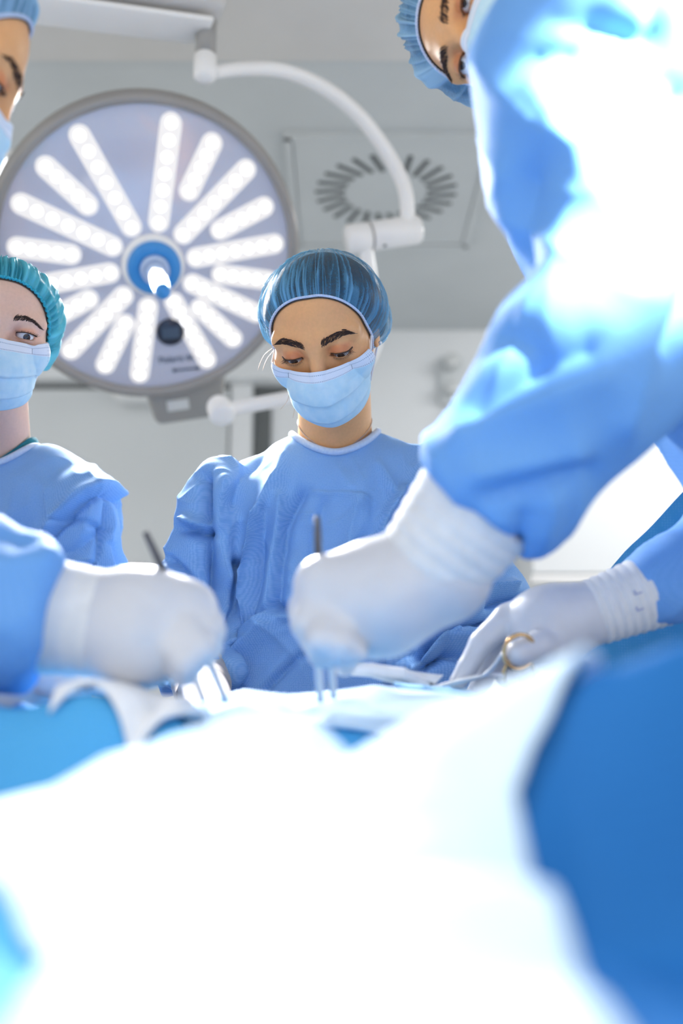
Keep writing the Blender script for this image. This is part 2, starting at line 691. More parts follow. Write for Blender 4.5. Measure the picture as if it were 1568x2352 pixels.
M['hair'] = speckle(mat('dark_brown_hair', (0.03, 0.02, 0.014), 0.45), (0.018, 0.012, 0.009), (0.06, 0.035, 0.022), 130, 0.3)
M['hair_strand'] = mat('brow_hair', (0.06, 0.03, 0.02), 0.7)
M['stray'] = mat('blond_lit_hair', (0.45, 0.3, 0.18), 0.4)
M['skin_tan'] = skin_mat('tan_skin', (0.86, 0.43, 0.18))
M['skin_fair'] = skin_mat('fair_skin', (0.84, 0.55, 0.42))
M['sclera'] = mat('eye_white', (0.75, 0.74, 0.76), 0.15, coat=0.5)
M['iris'] = speckle(mat('brown_iris', (0.06, 0.03, 0.02), 0.25, coat=0.25), (0.02, 0.010, 0.006), (0.06, 0.03, 0.018), 500, 0.0)
M['pupil'] = mat('pupil', (0.003, 0.003, 0.003), 0.05, coat=1.0)
M['glove'] = speckle(mat('white_latex', (0.8, 0.8, 0.83), 0.35), (0.60, 0.61, 0.65), (0.67, 0.68, 0.72), 24, 0.08)
M['cuff'] = speckle(mat('white_knit_cuff', (0.84, 0.84, 0.85), 0.7), (0.70, 0.71, 0.72), (0.78, 0.79, 0.80), 60, 0.2)
M['latex'] = speckle(mat('beige_latex', (0.5, 0.45, 0.42), 0.4), (0.44, 0.40, 0.37), (0.52, 0.47, 0.44), 40, 0.1)
M['steel'] = mat('satin_steel', (0.80, 0.81, 0.83), 0.38, metal=0.7)
M['steel_dark_reflection'] = mat('steel_dark_reflection', (0.10, 0.10, 0.11), 0.4, metal=0.6)  # dark reflection on the forceps' upper end put into the steel colour
M['gold'] = mat('gold_plate', (0.75, 0.5, 0.25), 0.25, metal=1.0)
M['necklace'] = mat('fine_silver_chain', (0.55, 0.45, 0.40), 0.3, metal=0.8)
M['sheet'] = fabric('lamplit_drape_cloth', (0.60, 0.76, 0.90), (0.64, 0.79, 0.91), weave=300, wstr=0.05, rough=0.75, crease=False)  # lamp glare on the drape put into a pale cloth colour
M['drape'] = fabric('shaded_drape_cloth', (0.008, 0.12, 0.37), (0.012, 0.14, 0.41), weave=300, wstr=0.05, rough=0.75, crease=False)  # the drape's blue, darkened as for its shaded side
M['drape_teal'] = fabric('teal_drape_cloth', (0.09, 0.38, 0.64), (0.12, 0.42, 0.68), weave=300, wstr=0.08, rough=0.8, crease=False)
M['drape_light'] = fabric('less_shaded_drape_cloth', (0.08, 0.40, 0.76), (0.11, 0.44, 0.79), weave=300, wstr=0.05, rough=0.8, crease=False)  # lighter copy of the drape blue, for where it looks less shaded
M['paper'] = fabric('pale_blue_paper', (0.35, 0.62, 0.86), (0.4, 0.66, 0.88), weave=300, wstr=0.05, rough=0.8, crease=False)
M['towel'] = speckle(mat('white_towel', (0.82, 0.84, 0.86), 0.85), (0.78, 0.80, 0.83), (0.86, 0.87, 0.89), 80, 0.3)
M['clog'] = speckle(mat('white_clog', (0.7, 0.7, 0.7), 0.5), (0.66, 0.66, 0.66), (0.74, 0.74, 0.74), 20, 0.0)

# ------------------------------------------------------------------ the room
CEIL = 2.75
WY = 4.2


def slab(name, c, s, m, kind='structure', parent=None, bev=0.0):
    V, F = box(c, s, None, bev)
    o = mk(name, V, F, m, parent, None if parent else c, smooth=False)
    if parent is None:
        tag(o, kind=kind)
    return o


slab('floor', (0, 1.0, -0.05), (7.2, 6.7, 0.1), M['floor'])
slab('ceiling', (0, 3.32, CEIL + 0.05), (6.2, 2.0, 0.1), M['ceiling'])
slab('ceiling_bulkhead', (0, 0.91, CEIL + 0.04), (6.2, 2.82, 0.1), M['ceiling_near'])
slab('wall_back', (0, WY + 0.05, 1.375), (6.2, 0.1, 2.75), M['wall'])
slab('baseboard_back', (0, WY - 0.008, 0.05), (6.0, 0.016, 0.1), M['door'])

slab('rail_shade_strip', (-1.52, WY - 0.012, 2.465), (2.9, 0.024, 0.035), M['gap_and_rail_shade'])  # dark strip standing for the shadow under the cover rail
# sliding door with its cover rail on the back wall
door = tag(slab('door_1', (-1.42, WY - 0.045, 1.225), (1.86, 0.05, 2.45), M['door']), kind='structure')
mk('door_handle', *box((-0.62, WY - 0.09, 1.1), (0.03, 0.03, 0.4), None, 0.01), M['grey_metal'], door)
slab('trim_1', (-1.52, WY - 0.07, 2.565), (2.96, 0.14, 0.17), M['wall'], bev=0.012)
slab('trim_2', (-0.435, WY - 0.03, 1.24), (0.095, 0.06, 2.48), M['wall'], bev=0.006)
slab('trim_3', (-0.345, WY - 0.008, 1.24), (0.075, 0.016, 2.48), M['gap_and_rail_shade'])

# ceiling light panel at the left edge
cl = empty('ceiling_light', (-1.42, 2.93, CEIL), 'flat rectangular lit ceiling panel behind the large round surgical lamp', 'light')
mk('light_frame', *join([box((-1.42 + sx, 2.93 + sy, CEIL - 0.006), (wx, wy, 0.012)) for sx, sy, wx, wy in
   ((-0.41, 0, 0.03, 0.32), (0.41, 0, 0.03, 0.32), (0, -0.16, 0.85, 0.03), (0, 0.16, 0.85, 0.03))]), M['white_metal'], cl, smooth=False)
mk('diffuser', *box((-1.42, 2.93, CEIL - 0.004), (0.8, 0.3, 0.008)), M['panel_light'], cl, smooth=False)

# swirl air diffuser: square plate with a ring of slots
vx, vy = 0.145, 2.98
vent = empty('ceiling_vent', (vx, vy, CEIL), 'square white ceiling air diffuser with a ring of dark radial slots', 'vent')
vw = 0.285
mk('vent_plate', *box((vx, vy + 0.03, CEIL - 0.008), (0.585, 0.66, 0.016), None, 0.004), M['ceiling'], vent, smooth=False)
mk('vent_frame', *join([box((vx + a, vy + 0.03 + b, CEIL - 0.010), (c, d, 0.020)) for a, b, c, d in
   ((-0.305, 0, 0.022, 0.70), (0.305, 0, 0.022, 0.70), (0, -0.345, 0.632, 0.022), (0, 0.345, 0.632, 0.022))]), M['ceiling'], vent, smooth=False)
proto = None
NS = 24
for i in range(NS):
    a = 2 * math.pi * (i + 0.3) / NS
    if proto is None:
        V, F = box((0, 0, 0), (0.098, 0.0150, 0.008), None, 0.002, 1)
        proto = mk('slot', V, F, M['slot'], vent, np.zeros(3), smooth=False)
        s_ = proto
    else:
        s_ = proto.copy()
        COL.objects.link(s_)
    s_.location = (0.183 * math.cos(a), 0.183 * math.sin(a), -0.0165)
    s_.rotation_euler = (0, 0, a - 0.22)

# white wall cabinet at the right of the back wall
cab = empty('wall_cabinet', (1.50, WY, 1.585), 'white two-door wall cabinet on the back wall behind the leaning surgeon', 'cabinet')
mk('cabinet_body', *box((1.50, WY - 0.16, 2.0), (1.50, 0.32, 0.80), None, 0.005), M['wall'], cab, smooth=False)
for x in (1.115, 1.86):
    dr = mk('cabinet_door', *box((x, WY - 0.33, 2.0), (0.735, 0.02, 0.79), None, 0.004), M['wall'], cab, smooth=False)
    mk('door_pull', *tube([(x + 0.3, WY - 0.36, 1.72), (x + 0.3, WY - 0.36, 1.85)], 0.006, 8), M['grey_metal'], dr)
mk('light_rail', *box((1.50, WY - 0.16, 1.585), (1.52, 0.35, 0.03), None, 0.008), M['white_metal'], cab, smooth=False)

# white box fitting over the sliding door
wl = empty('wall_fitting', (-0.82, WY - 0.09, 2.41), 'white box fitting over the sliding door, below the round lamp', 'fixture')
mk('fitting_body', *box((-0.82, WY - 0.15, 2.415), (0.29, 0.14, 0.075), None, 0.012), M['white_metal'], wl)
mk('fitting_lens', *box((-0.82, WY - 0.15, 2.375), (0.25, 0.10, 0.012), None, 0.004), M['wall'], wl)

# small grey fixture high on the back wall
fx = at(1040, 860, 4.3)
fix = empty('wall_fixture', (fx[0], WY, fx[2]), 'grey bracketed fixture with round knobs high on the back wall', 'fixture')
mk('fixture_plate', *box((fx[0], WY - 0.02, fx[2]), (0.10, 0.03, 0.22), None, 0.01), M['door'], fix)
for dz in (0.07, -0.05):
    mk('knob', *place(lathe([(0, 0.07), (0.03, 0.068), (0.034, 0.05), (0.026, 0.0), (0.0, 0.0)], 20), frame((0, -1, 0)), (fx[0], WY - 0.04, fx[2] + dz)), M['label'], fix)
mk('fixture_hose', *tube(catmull([(fx[0] + .02, WY - .06, fx[2] - .1), (fx[0] + .03, WY - .09, fx[2] - .2), (fx[0] + .01, WY - .03, fx[2] - .32)], 14), 0.012, 8), M['label'], fix)

# ------------------------------------------------------------------ surgical lamp
lamp = empty('surgical_lamp', tuple(LAMP_C), 'large round grey surgical lamp with eighteen lit bars and blue handle', 'lamp')
to_cam = unit(CAM - LAMP_C)
nrm = unit(to_cam + np.array([0.15, 0.0, -0.40]))
RL = frame(nrm)           # x to image right?, y up
if RL[0, 0] < 0:
    RL[:, 0] *= -1
    RL[:, 1] *= -1
if RL[2, 1] < 0:
    RL[:, 1] *= -1


def LP(x, y, z=0.0):
    return LAMP_C + RL @ np.array([x, y, z])


RO, RI = 0.331, 0.310
right_handed = np.linalg.det(RL) > 0


def LX(VF):
    V, F = place(VF, RL, LAMP_C)
    return (V, F if right_handed else [tuple(reversed(f)) for f in F])


mk('lamp_housing', *LX(lathe([(0, -0.10), (0.10, -0.098), (0.20, -0.085), (0.29, -0.06), (0.330, -0.03), (RO - 0.004, -0.005), (RO - 0.006, 0.004)], 96)), M['grey_metal'], lamp)
mk('lamp_rim', *LX(lathe([(RO, -0.03), (RO + 0.003, -0.012), (RO, 0.006), (RO - 0.008, 0.014), (RI + 0.004, 0.014), (RI - 0.002, 0.006), (RI - 0.003, -0.004)], 96)), M['rim'], lamp)
mk('lens_plate', *LX(lathe([(0.0, 0.0), (0.1, 0.0), (0.2, 0.0), (RI, 0.0)], 96)), M['plate'], lamp)


def capsule_plate(r0, r1, w, z0, z1, n=10):
    """stadium-shaped slab lying along +x from r0 to r1"""
    a = np.linspace(-math.pi / 2, math.pi / 2, n)
    P = [(r1 - w + w * math.cos(t), w * math.sin(t)) for t in a] + [(r0 + w + w * math.cos(t + math.pi), w * math.sin(t + math.pi)) for t in a]
    k = len(P)
    V = [(x, y, z0) for x, y in P] + [(x, y, z1) for x, y in P]
    F = [tuple(range(k, 2 * k))] + [(i, (i + 1) % k, k + (i + 1) % k, k + i) for i in range(k)]
    return np.array(V), F


def rot2(VF, a):
    V, F = VF
    c, s = math.cos(a), math.sin(a)
    V = np.array(V, float)
    x, y = V[:, 0].copy(), V[:, 1].copy()
    V[:, 0], V[:, 1] = c * x - s * y, s * x + c * y
    return V, F


led_me = None
LHUB = (0.012, -0.020)


def led_at(x, y, par):
    global led_me
    if led_me is None:
        V, F = lathe([(0.0, 0.004), (0.006, 0.0035), (0.0105, 0.0015), (0.0115, 0.0)], 14)
        V, F = place((V, F), RL, (0, 0, 0))
        F = F if right_handed else [tuple(reversed(f)) for f in F]
        o = mk('led', V, F, M['led'], par, np.zeros(3))
        led_me = o
    else:
        o = led_me.copy()
        COL.objects.link(o)
        o.parent = par
    o.location = RL @ np.array([x, y, 0.0045])
    return o


for i in range(20):
    ang = math.radians(91.5 - 18 * i)
    long_ = i % 2 == 0
    if i in (19, 9):
        continue        # blank sector at the top and the sector of the sensor
    c_, s_ = math.cos(ang), math.sin(ang)
    # outer end sits on the plate's edge, the hub is a little below the plate's centre
    hx, hy = LHUB
    bq = hx * c_ + hy * s_
    rmax = -bq + math.sqrt(bq * bq - (hx * hx + hy * hy) + (RI - 0.012) ** 2)
    r0, r1 = (0.072, rmax) if long_ else (rmax - 0.158, rmax - 0.006)
    w = 0.0225
    V, F = rot2(capsule_plate(r0, r1, w, -0.001, 0.004), ang)
    V = V + np.array([hx, hy, 0])
    lb = mk('light_bar', *LX((V, F)), M['bar'], lamp, smooth=False)
    nled = 7 if long_ else 5
    for t in np.linspace(r0 + w * 0.95, r1 - w * 0.95, nled):
        led_at(hx + t * c_, hy + t * s_, lb)

HB = (LHUB[0], LHUB[1])


def LH(VF):
    V, F = VF
    V = np.array(V, float) + np.array([HB[0], HB[1], 0])
    return LX((V, F))


mk('hub_ring', *LH(lathe([(0.068, 0.0), (0.066, 0.010), (0.060, 0.014), (0.052, 0.014)], 40)), M['white_metal'], lamp)
hd = mk('handle_disc', *LH(lathe([(0.056, 0.012), (0.058, 0.022), (0.056, 0.030), (0.034, 0.034), (0.031, 0.030), (0.0, 0.030)], 48)), M['blue_plastic'], lamp)
mk('handle_collar', *LH(lathe([(0.031, 0.030), (0.030, 0.046), (0.026, 0.048), (0.022, 0.042), (0.0, 0.042)], 40)), M['pale_handle'], hd)
hs = mk('handle', *LH(lathe([(0.0215, 0.042), (0.021, 0.07), (0.019, 0.11), (0.016, 0.150), (0.0145, 0.165), (0.0, 0.165)], 32)), M['pale_handle'], lamp, None)
mk('handle_tip', *LH(lathe([(0.0150, 0.160), (0.0165, 0.167), (0.0160, 0.180), (0.011, 0.188), (0.0, 0.190)], 32)), M['blue_plastic'], hs)

# sensor window and printed name on the plate
sx_, sy_ = 0.072, -0.165
sen = mk('sensor_window', *LX((lathe([(0.031, 0.0), (0.031, 0.006), (0.028, 0.008), (0.0, 0.008)], 40)[0] + np.array([sx_, sy_, 0]), lathe([(0.031, 0), (0.031, 0.006), (0.028, 0.008), (0, 0.008)], 40)[1])), M['black_plastic'], lamp)
V, F = rot2(box((0, 0, 0), (0.040, 0.026, 0.004), None, 0.001), math.radians(14))
mk('sensor_lens', *LX((V + np.array([sx_, sy_, 0.009]), F)), M['ink'], sen, smooth=False)
V, F = join([rot2(box((0, 0, 0), (0.05, 0.0035, 0.0015)), math.radians(14))] +
            [rot2(box((sx, 0, 0), (0.007, 0.008, 0.0015), None, 0.0003), math.radians(14)) for sx in (-0.027, 0.027)])
mk('printed_bar', *LX((V + np.array([0.122, -0.250, 0.002]), F)), M['ink'], lamp, smooth=False)
tcu = bpy.data.curves.new('printed_name', 'FONT')
tcu.body = 'Polaris 600'
tcu.size = 0.021
tcu.extrude = 0.0004
tcu.align_x = 'CENTER'
tcu.materials.append(M['ink'])
tob = bpy.data.objects.new('printed_name', tcu)
COL.objects.link(tob)
Rt = np.array(Matrix.Rotation(math.radians(14), 3, 'Z'))
RLr = RL.copy()
if not right_handed:
    RLr[:, 2] *= -1
mm = Matrix((RLr @ Rt).tolist()).to_4x4()
mm.translation = Vector(RL @ np.array([0.104, -0.232, 0.002]))
tme = bpy.data.meshes.new_from_object(tob)
bpy.data.objects.remove(tob)
tob = bpy.data.objects.new('printed_name', tme)
COL.objects.link(tob)
tob.parent = lamp
tob.matrix_local = mm

# control housing below the rim
V, F = box((0, 0, 0), (0.20, 0.135, 0.075), None, 0.016, 3)
V[:, 0] *= 1 - 0.22 * np.clip(-V[:, 1] / 0.0675, 0, 1)
V, F = rot2((V, F), math.radians(16))
ch = mk('control_housing', *LX((V + np.array([0.138, -0.322, -0.046]), F)), M['grey_metal'], lamp)
V, F = rot2(box((0, 0, 0), (0.052, 0.028, 0.004), None, 0.002), math.radians(16))
mk('control_label', *LX((V + np.array([0.120, -0.345, -0.0075]), F)), M['label'], ch)

# suspension: spring arm, swivel post, curved yoke and joint
arm_end = at(474, 30, 2.0)
arm_far = at(-420, -95, 1.72)
Vb = []
ax = unit(arm_end - arm_far)
Rb = frame(ax)
Lb = np.linalg.norm(arm_end - arm_far)
V, F = box((0, 0, 0), (0.12, 0.10, Lb + 0.06), None, 0.03, 4)
sa = mk('spring_arm', *place((V, F), Rb, (arm_end + arm_far) / 2 + np.array([0, 0, 0.03])), M['arm_grey'], lamp)
V, F = box((0, 0, 0), (0.085, 0.012, Lb), None, 0.005, 2)
mk('arm_cover', *place((V, F), Rb, (arm_end + arm_far) / 2 - Rb[:, 1] * 0.04 * np.sign(Rb[2, 1])), M['white_metal'], sa)
p0 = at(474, 55, 2.0)
post = mk('swivel_post', *tube([p0 + (0, 0, 0.03), p0 + (0, 0, -0.012), p0 + (0, 0, -0.075)], [0.021, 0.021, 0.021], 24), M['grey_metal'], lamp)
mk('swivel_sleeve', *tube([p0 + (0, 0, -0.070), p0 + (0, 0, -0.075), p0 + (0, 0, -0.120), p0 + (0, 0, -0.128)], [0.019, 0.023, 0.023, 0.015], 24), M['white_metal'], post)
yk = catmull([at(486, 166, 2.0), at(560, 158, 2.04), at(650, 163, 2.08), at(740, 200, 2.12), at(820, 262, 2.16), at(885, 345, 2.2), at(928, 430, 2.22), at(936, 505, 2.23), at(936, 535, 2.23)], 48)
mk('yoke', *tube(yk, np.interp(np.arange(48), [0, 20, 47], [0.0135, 0.0165, 0.0165]), 16), M['white_metal'], lamp)
j0, j1 = at(795, 551, 2.21), at(962, 526, 2.25)
jd = unit(j1 - j0)
Lj = np.linalg.norm(j1 - j0)
jt = mk('joint', *place(lathe([(0.0, 0.0), (0.028, 0.0), (0.0325, 0.006), (0.0325, 0.052), (0.031, 0.054), (0.031, 0.057), (0.0325, 0.059), (0.0325, Lj - 0.006), (0.029, Lj), (0, Lj)], 40), frame(jd), j0), M['white_metal'], lamp)
mk('joint_seam', *place(lathe([(0.0322, 0.053), (0.0329, 0.0535), (0.0329, 0.0575), (0.0322, 0.058)], 40), frame(jd), j0), M['grey_metal'], jt)
mk('joint_screw', *place(lathe([(0.004, 0), (0.004, 0.004), (0, 0.004)], 12), frame((0, -0.3, -1)), j0 + jd * 0.09 + unit((0, -0.3, -1)) * 0.0315), M['gap_and_rail_shade'], jt)
lw = catmull([at(838, 560, 2.22), at(850, 640, 2.24), at(868, 760, 2.28), at(820, 860, 2.3), at(700, 905, 2.28), at(580, 930, 2.24), at(500, 945, 2.2)], 40)
mk('lower_yoke', *tube(lw, 0.0165, 16), M['white_metal'], lamp)
kn = at(505, 940, 2.2)
mk('yoke_pivot', *place(lathe([(0, -0.02), (0.026, -0.02), (0.028, -0.012), (0.028, 0.03), (0.022, 0.034), (0, 0.034)], 28), RL, kn), M['white_metal'], lamp)

# ------------------------------------------------------------------ people: heads
def rot(yaw, pitch, roll):
    return np.array((Matrix.Rotation(math.radians(yaw), 3, 'Z') @ Matrix.Rotation(math.radians(pitch), 3, 'X') @ Matrix.Rotation(math.radians(roll), 3, 'Y')))


EYX, EYY, EYZ, EYR = 0.0315, -0.0715, 0.0, 0.0122


def lid_open(u, look_down):
    """upper and lower edge of the eye opening over u in -1..1 (metres, local z)"""
    s = np.sqrt(np.clip(1 - u * u, 0, 1))
    if look_down:
        return -0.0022 + 0.0016 * s, -0.0030 - 0.0046 * s
    return 0.0042 * s + 0.0002, -0.0038 * s


def head_sdf(Q, look_down=True):
    """face looks along -y, crown +z, origin midway between the eyes' level and the skull's middle"""
    d = ell(Q, (0, 0.010, 0.025), (0.071, 0.090, 0.068))
    d = smin(d, ell(Q, (0, -0.022, -0.030), (0.056, 0.062, 0.068)), 0.03)
    d = smin(d, sph(Q, (0, -0.058, -0.082), 0.022), 0.035)
    X = np.abs(Q[:, 0])
    A = np.stack([X, Q[:, 1], Q[:, 2]], 1)
    d = smin(d, sph(A, (0.043, -0.052, -0.024), 0.022), 0.025)
    d = smin(d, cap(A, (0.050, -0.060, 0.0185), (0.012, -0.0775, 0.0165), 0.0085, 0.009), 0.018)
    d = smin(d, cap(Q, (0, -0.0785, 0.010), (0, -0.101, -0.034), 0.0075, 0.0105), 0.014)
    d = smin(d, sph(A, (0.012, -0.090, -0.037), 0.0075), 0.008)
    # sockets
    d = smax(d, -sph(A, (EYX, -0.0935, -0.0005), 0.0150), 0.014)
    # lids: a shell over the eyeball, opened by a slit
    E = A - np.array([EYX, EYY, EYZ])
    sg = np.sign(Q[:, 0] + 1e-9)
    lid = np.linalg.norm(E, axis=1) - (EYR + 0.0021)
    u = E[:, 0] / 0.0138
    zu, zl = lid_open(u, look_down)
    slit = np.maximum(np.maximum(E[:, 2] - zu, zl - E[:, 2]), np.maximum(np.abs(E[:, 0]) - 0.0136, E[:, 1] + 0.002))
    d = smin(d, lid, 0.005)
    # crease over the upper lid
    cr = np.abs(np.linalg.norm(E[:, [0, 2]] - np.array([0, -0.004]), axis=1) - 0.0142)
    d = d + 0.0010 * np.exp(-(cr / 0.0011) ** 2) * (E[:, 2] > 0.002) * (E[:, 1] < 0)
    d = smax(d, -slit, 0.0006)
    # mouth and chin under the mask, ears
    d = smin(d, ell(Q, (0, -0.083, -0.062), (0.022, 0.008, 0.008)), 0.01)
    d = smin(d, ell(A, (0.0655, 0.012, -0.018), (0.007, 0.016, 0.026)), 0.008)
    return d


def grad(f, P, e=4e-4):
    g = np.stack([f(P + np.eye(3)[i] * e) - f(P - np.eye(3)[i] * e) for i in range(3)], 1)
    return g / (np.linalg.norm(g, axis=1)[:, None] + 1e-9)


def snap(f, P, iso=0.0, it=5):
    P = np.asarray(P, float).copy()
    for _ in range(it):
        P -= (f(P) - iso)[:, None] * grad(f, P)
    return P


def push_out(f, P, iso, it=4):
    P = np.asarray(P, float).copy()
    for _ in range(it):
        d = f(P)
        P += np.clip(iso - d, 0, None)[:, None] * grad(f, P)
    return P


def cast(f, O, D, iso=0.0, tmax=0.3, n=60):
    """from inside at O outwards along unit D to the iso surface"""
    O, D = np.broadcast_to(O, D.shape), np.asarray(D, float)
    lo_, hi_ = np.zeros(len(D)), np.full(len(D), tmax)
    for _ in range(30):
        m = 0.5 * (lo_ + hi_)
        ins = f(O + D * m[:, None]) < iso
        lo_, hi_ = np.where(ins, m, lo_), np.where(ins, hi_, m)
    return O + D * lo_[:, None]


class Head:
    def __init__(s, eye_mid, yaw, pitch, roll, look_down=True):
        s.R = rot(yaw, pitch, roll)
        s.o = np.asarray(eye_mid) - s.R @ np.array([0, -0.078, 0])
        s.f = lambda Q: head_sdf(Q, look_down)
        s.down = look_down

    def w(s, V):
        return np.asarray(V, float) @ s.R.T + s.o

    def l(s, P):
        return (np.asarray(P, float) - s.o) @ s.R


def skin_tint(Q, lid=(0.78, 0.55, 0.55), shadow=None):
    """painted colour differences of the skin itself: made-up lids, hairline, flushed cheeks"""
    T = np.ones((len(Q), 3))
    A = np.abs(Q[:, 0])
    e = np.stack([A - EYX, Q[:, 2] - 0.0025], 1)
    r = np.exp(-((e[:, 0] / 0.017) ** 4 + (e[:, 1] / 0.0085) ** 4)) * (Q[:, 1] < -0.03)
    T *= 1 - r[:, None] * (1 - np.array(lid))
    z = np.abs(e[:, 1] + 0.0062)
    rim = np.exp(-((e[:, 0] / 0.013) ** 6 + (z / 0.0016) ** 2)) * (Q[:, 1] < -0.03)
    T *= 1 - 0.5 * rim[:, None]
    ck = np.exp(-(((A - 0.04) / 0.025) ** 2 + ((Q[:, 2] + 0.03) / 0.02) ** 2))
    T *= 1 - ck[:, None] * np.array([0.0, 0.08, 0.08])
    return T


def person(name_label, H, skin, bodyf, foot, lo, hi, lid, h=0.0022, body_parts=None):
    """head, neck and shoulders as one surface, with the clothed body below joined on"""
    f = lambda P: bodyf(P, H.f(H.l(P)))
    V, F = sdf_mesh(f, lo, hi, h, 1)
    T = skin_tint(H.l(V), lid)
    if body_parts is not None:
        V2, F2 = body_parts
        F = np.concatenate([F, F2 + len(V)])
        V = np.concatenate([V, V2])
        T = np.concatenate([T, np.ones((len(V2), 3))])
    o = mk('person', V, F, skin, None, np.asarray(foot, float), attr={'tint': T})
    tag(o, name_label, 'person')
    return o


def eyes(H, p, gaze_z, gaze_x=0.0, sides=(-1, 1), makeup=1.0):
    for sgn in sides:
        g = unit((gaze_x, -1, gaze_z))
        Rg = frame(g)
        th = np.radians([0, 8, 16, 24, 30, 40, 60, 90, 130, 180])
        prof = [(EYR * math.sin(t) + 1e-6, EYR * math.cos(t)) for t in th]
        V, F = lathe(prof, 24)
        nv = len(prof)
        mi = []
        for fc in F:
            k = min(i % nv for i in fc)
            mi.append(2 if k < 1 else 1 if k < 3 else 0)
        V = V @ Rg.T + np.array([sgn * EYX, EYY, EYZ])
        mk('eye', H.w(V), F, None, p, mats=[M['sclera'], M['iris'], M['pupil']], midx=mi)
        # lashes along the upper edge
        parts = []
        R2 = np.random.default_rng(3 + sgn)
        for u in np.linspace(-0.8, 0.98, 34):
            zu, zl = lid_open(np.array([u]), H.down)
            x = u * 0.0138
            z = zu[0] + 0.0002
            y = -math.sqrt(max(1e-8, (EYR + 0.0018) ** 2 - x * x - z * z)) if x * x + z * z < (EYR + .0018) ** 2 else -0.002
            L = (0.0052 + 0.0035 * max(u, 0)) * makeup * R2.uniform(0.8, 1.1)
            out = unit((0.75 * u + R2.normal(0, .1), -0.75, -0.55 if H.down else 0.15))
            b = np.array([x, y, z])
            pts = [b, b + out * L * 0.5, b + out * L + np.array([0.0006 * u, 0, 0.0022])]
            pts = np.array(pts)
            pts[:, 0] *= sgn
            parts.append(tube(pts + np.array([sgn * EYX, EYY, EYZ]), [0.00030, 0.00024, 0.00008], 4))
        # liner along the lid edge
        us = np.linspace(-0.95, 1.1, 24)
        zu, zl = lid_open(np.clip(us, -1, 1), H.down)
        x = us * 0.0138
        z = zu + 0.0004 + np.clip(us - 0.8, 0, 1) * 0.006
        y = -np.sqrt(np.clip((EYR + 0.0022) ** 2 - x * x - z * z, 1e-7, None))
        pts = np.stack([x * sgn, y, z], 1) + np.array([sgn * EYX, EYY, EYZ])
        pts = push_out(H.f, pts, 0.0001)
        parts.append(tube(pts, 0.0006 + 0.0004 * np.clip(us, 0, 1), 5))
        if H.down:
            for u in np.linspace(-0.7, 0.9, 22):
                zu, zl = lid_open(np.array([u]), True)
                x, z = u * 0.0138, zl[0] - 0.0004
                y = -math.sqrt(max(1e-8, (EYR + 0.002) ** 2 - x * x - z * z))
                b = np.array([x, y, z])
                out = unit((0.5 * u, -0.6, -0.8))
                pts = np.array([b, b + out * 0.0028])
                pts[:, 0] *= sgn
                parts.append(tube(pts + np.array([sgn * EYX, EYY, EYZ]), [0.00022, 0.00008], 4))
        V, F = join(parts)
        mk('eyelashes', H.w(V), F, M['hair_strand'], p)


def brows(H, p, sides=(-1, 1), arch=((0.011, 0.0165), (0.028, 0.0215), (0.040, 0.0235), (0.0515, 0.0185)), thick=(0.0075, 0.0085, 0.0065, 0.001), n=260, tilt=0.0, mname='hair_strand'):
    arch = np.array(arch)
    xs = arch[:, 0]
    for sgn in sides:
        R2 = np.random.default_rng(11 + sgn)
        parts = []
        base = []
        for i in range(n):
            x = xs[0] + (xs[-1] - xs[0]) * R2.uniform() ** 0.9
            zc = np.interp(x, xs, arch[:, 1])
            th = np.interp(x, xs, thick)
            q = R2.uniform(-0.5, 0.5)
            z = zc + q * th + sgn * tilt
            t = (x - xs[0]) / (xs[-1] - xs[0])
            d = np.array([0.35 + 0.8 * t, 0, 0.95 - 1.25 * t - 0.5 * q])
            base.append((x * sgn, -0.11, z, d[0] * sgn, d[2]))
        base = np.array(base)
        O = np.stack([base[:, 0], np.zeros(n), base[:, 2]], 1)
        P0 = cast(H.f, O, np.tile([0, -1.0, 0], (n, 1)), 0.0, 0.14)
        L = R2.uniform(0.004, 0.0068, n)
        dv = np.stack([base[:, 3], np.full(n, 0.0), base[:, 4]], 1)
        dv /= np.linalg.norm(dv, axis=1)[:, None]
        P1 = push_out(H.f, P0 + dv * L[:, None] * 0.5, 0.0009)
        P2 = push_out(H.f, P0 + dv * L[:, None], 0.0007)
        for a, b, c in zip(P0, P1, P2):
            parts.append(tube([a, b, c], [0.0003, 0.00027, 0.00008], 4, caps=False))
        V, F = join(parts)
        mk('eyebrow', H.w(V), F, M[mname], p)


RIM = np.array([(0, -0.070, 0.080), (0.022, -0.068, 0.078), (0.044, -0.058, 0.062), (0.058, -0.044, 0.036), (0.064, -0.032, 0.006), (0.068, -0.014, -0.028), (0.066, 0.010, -0.070), (0.048, 0.045, -0.098), (0.018, 0.066, -0.106)])


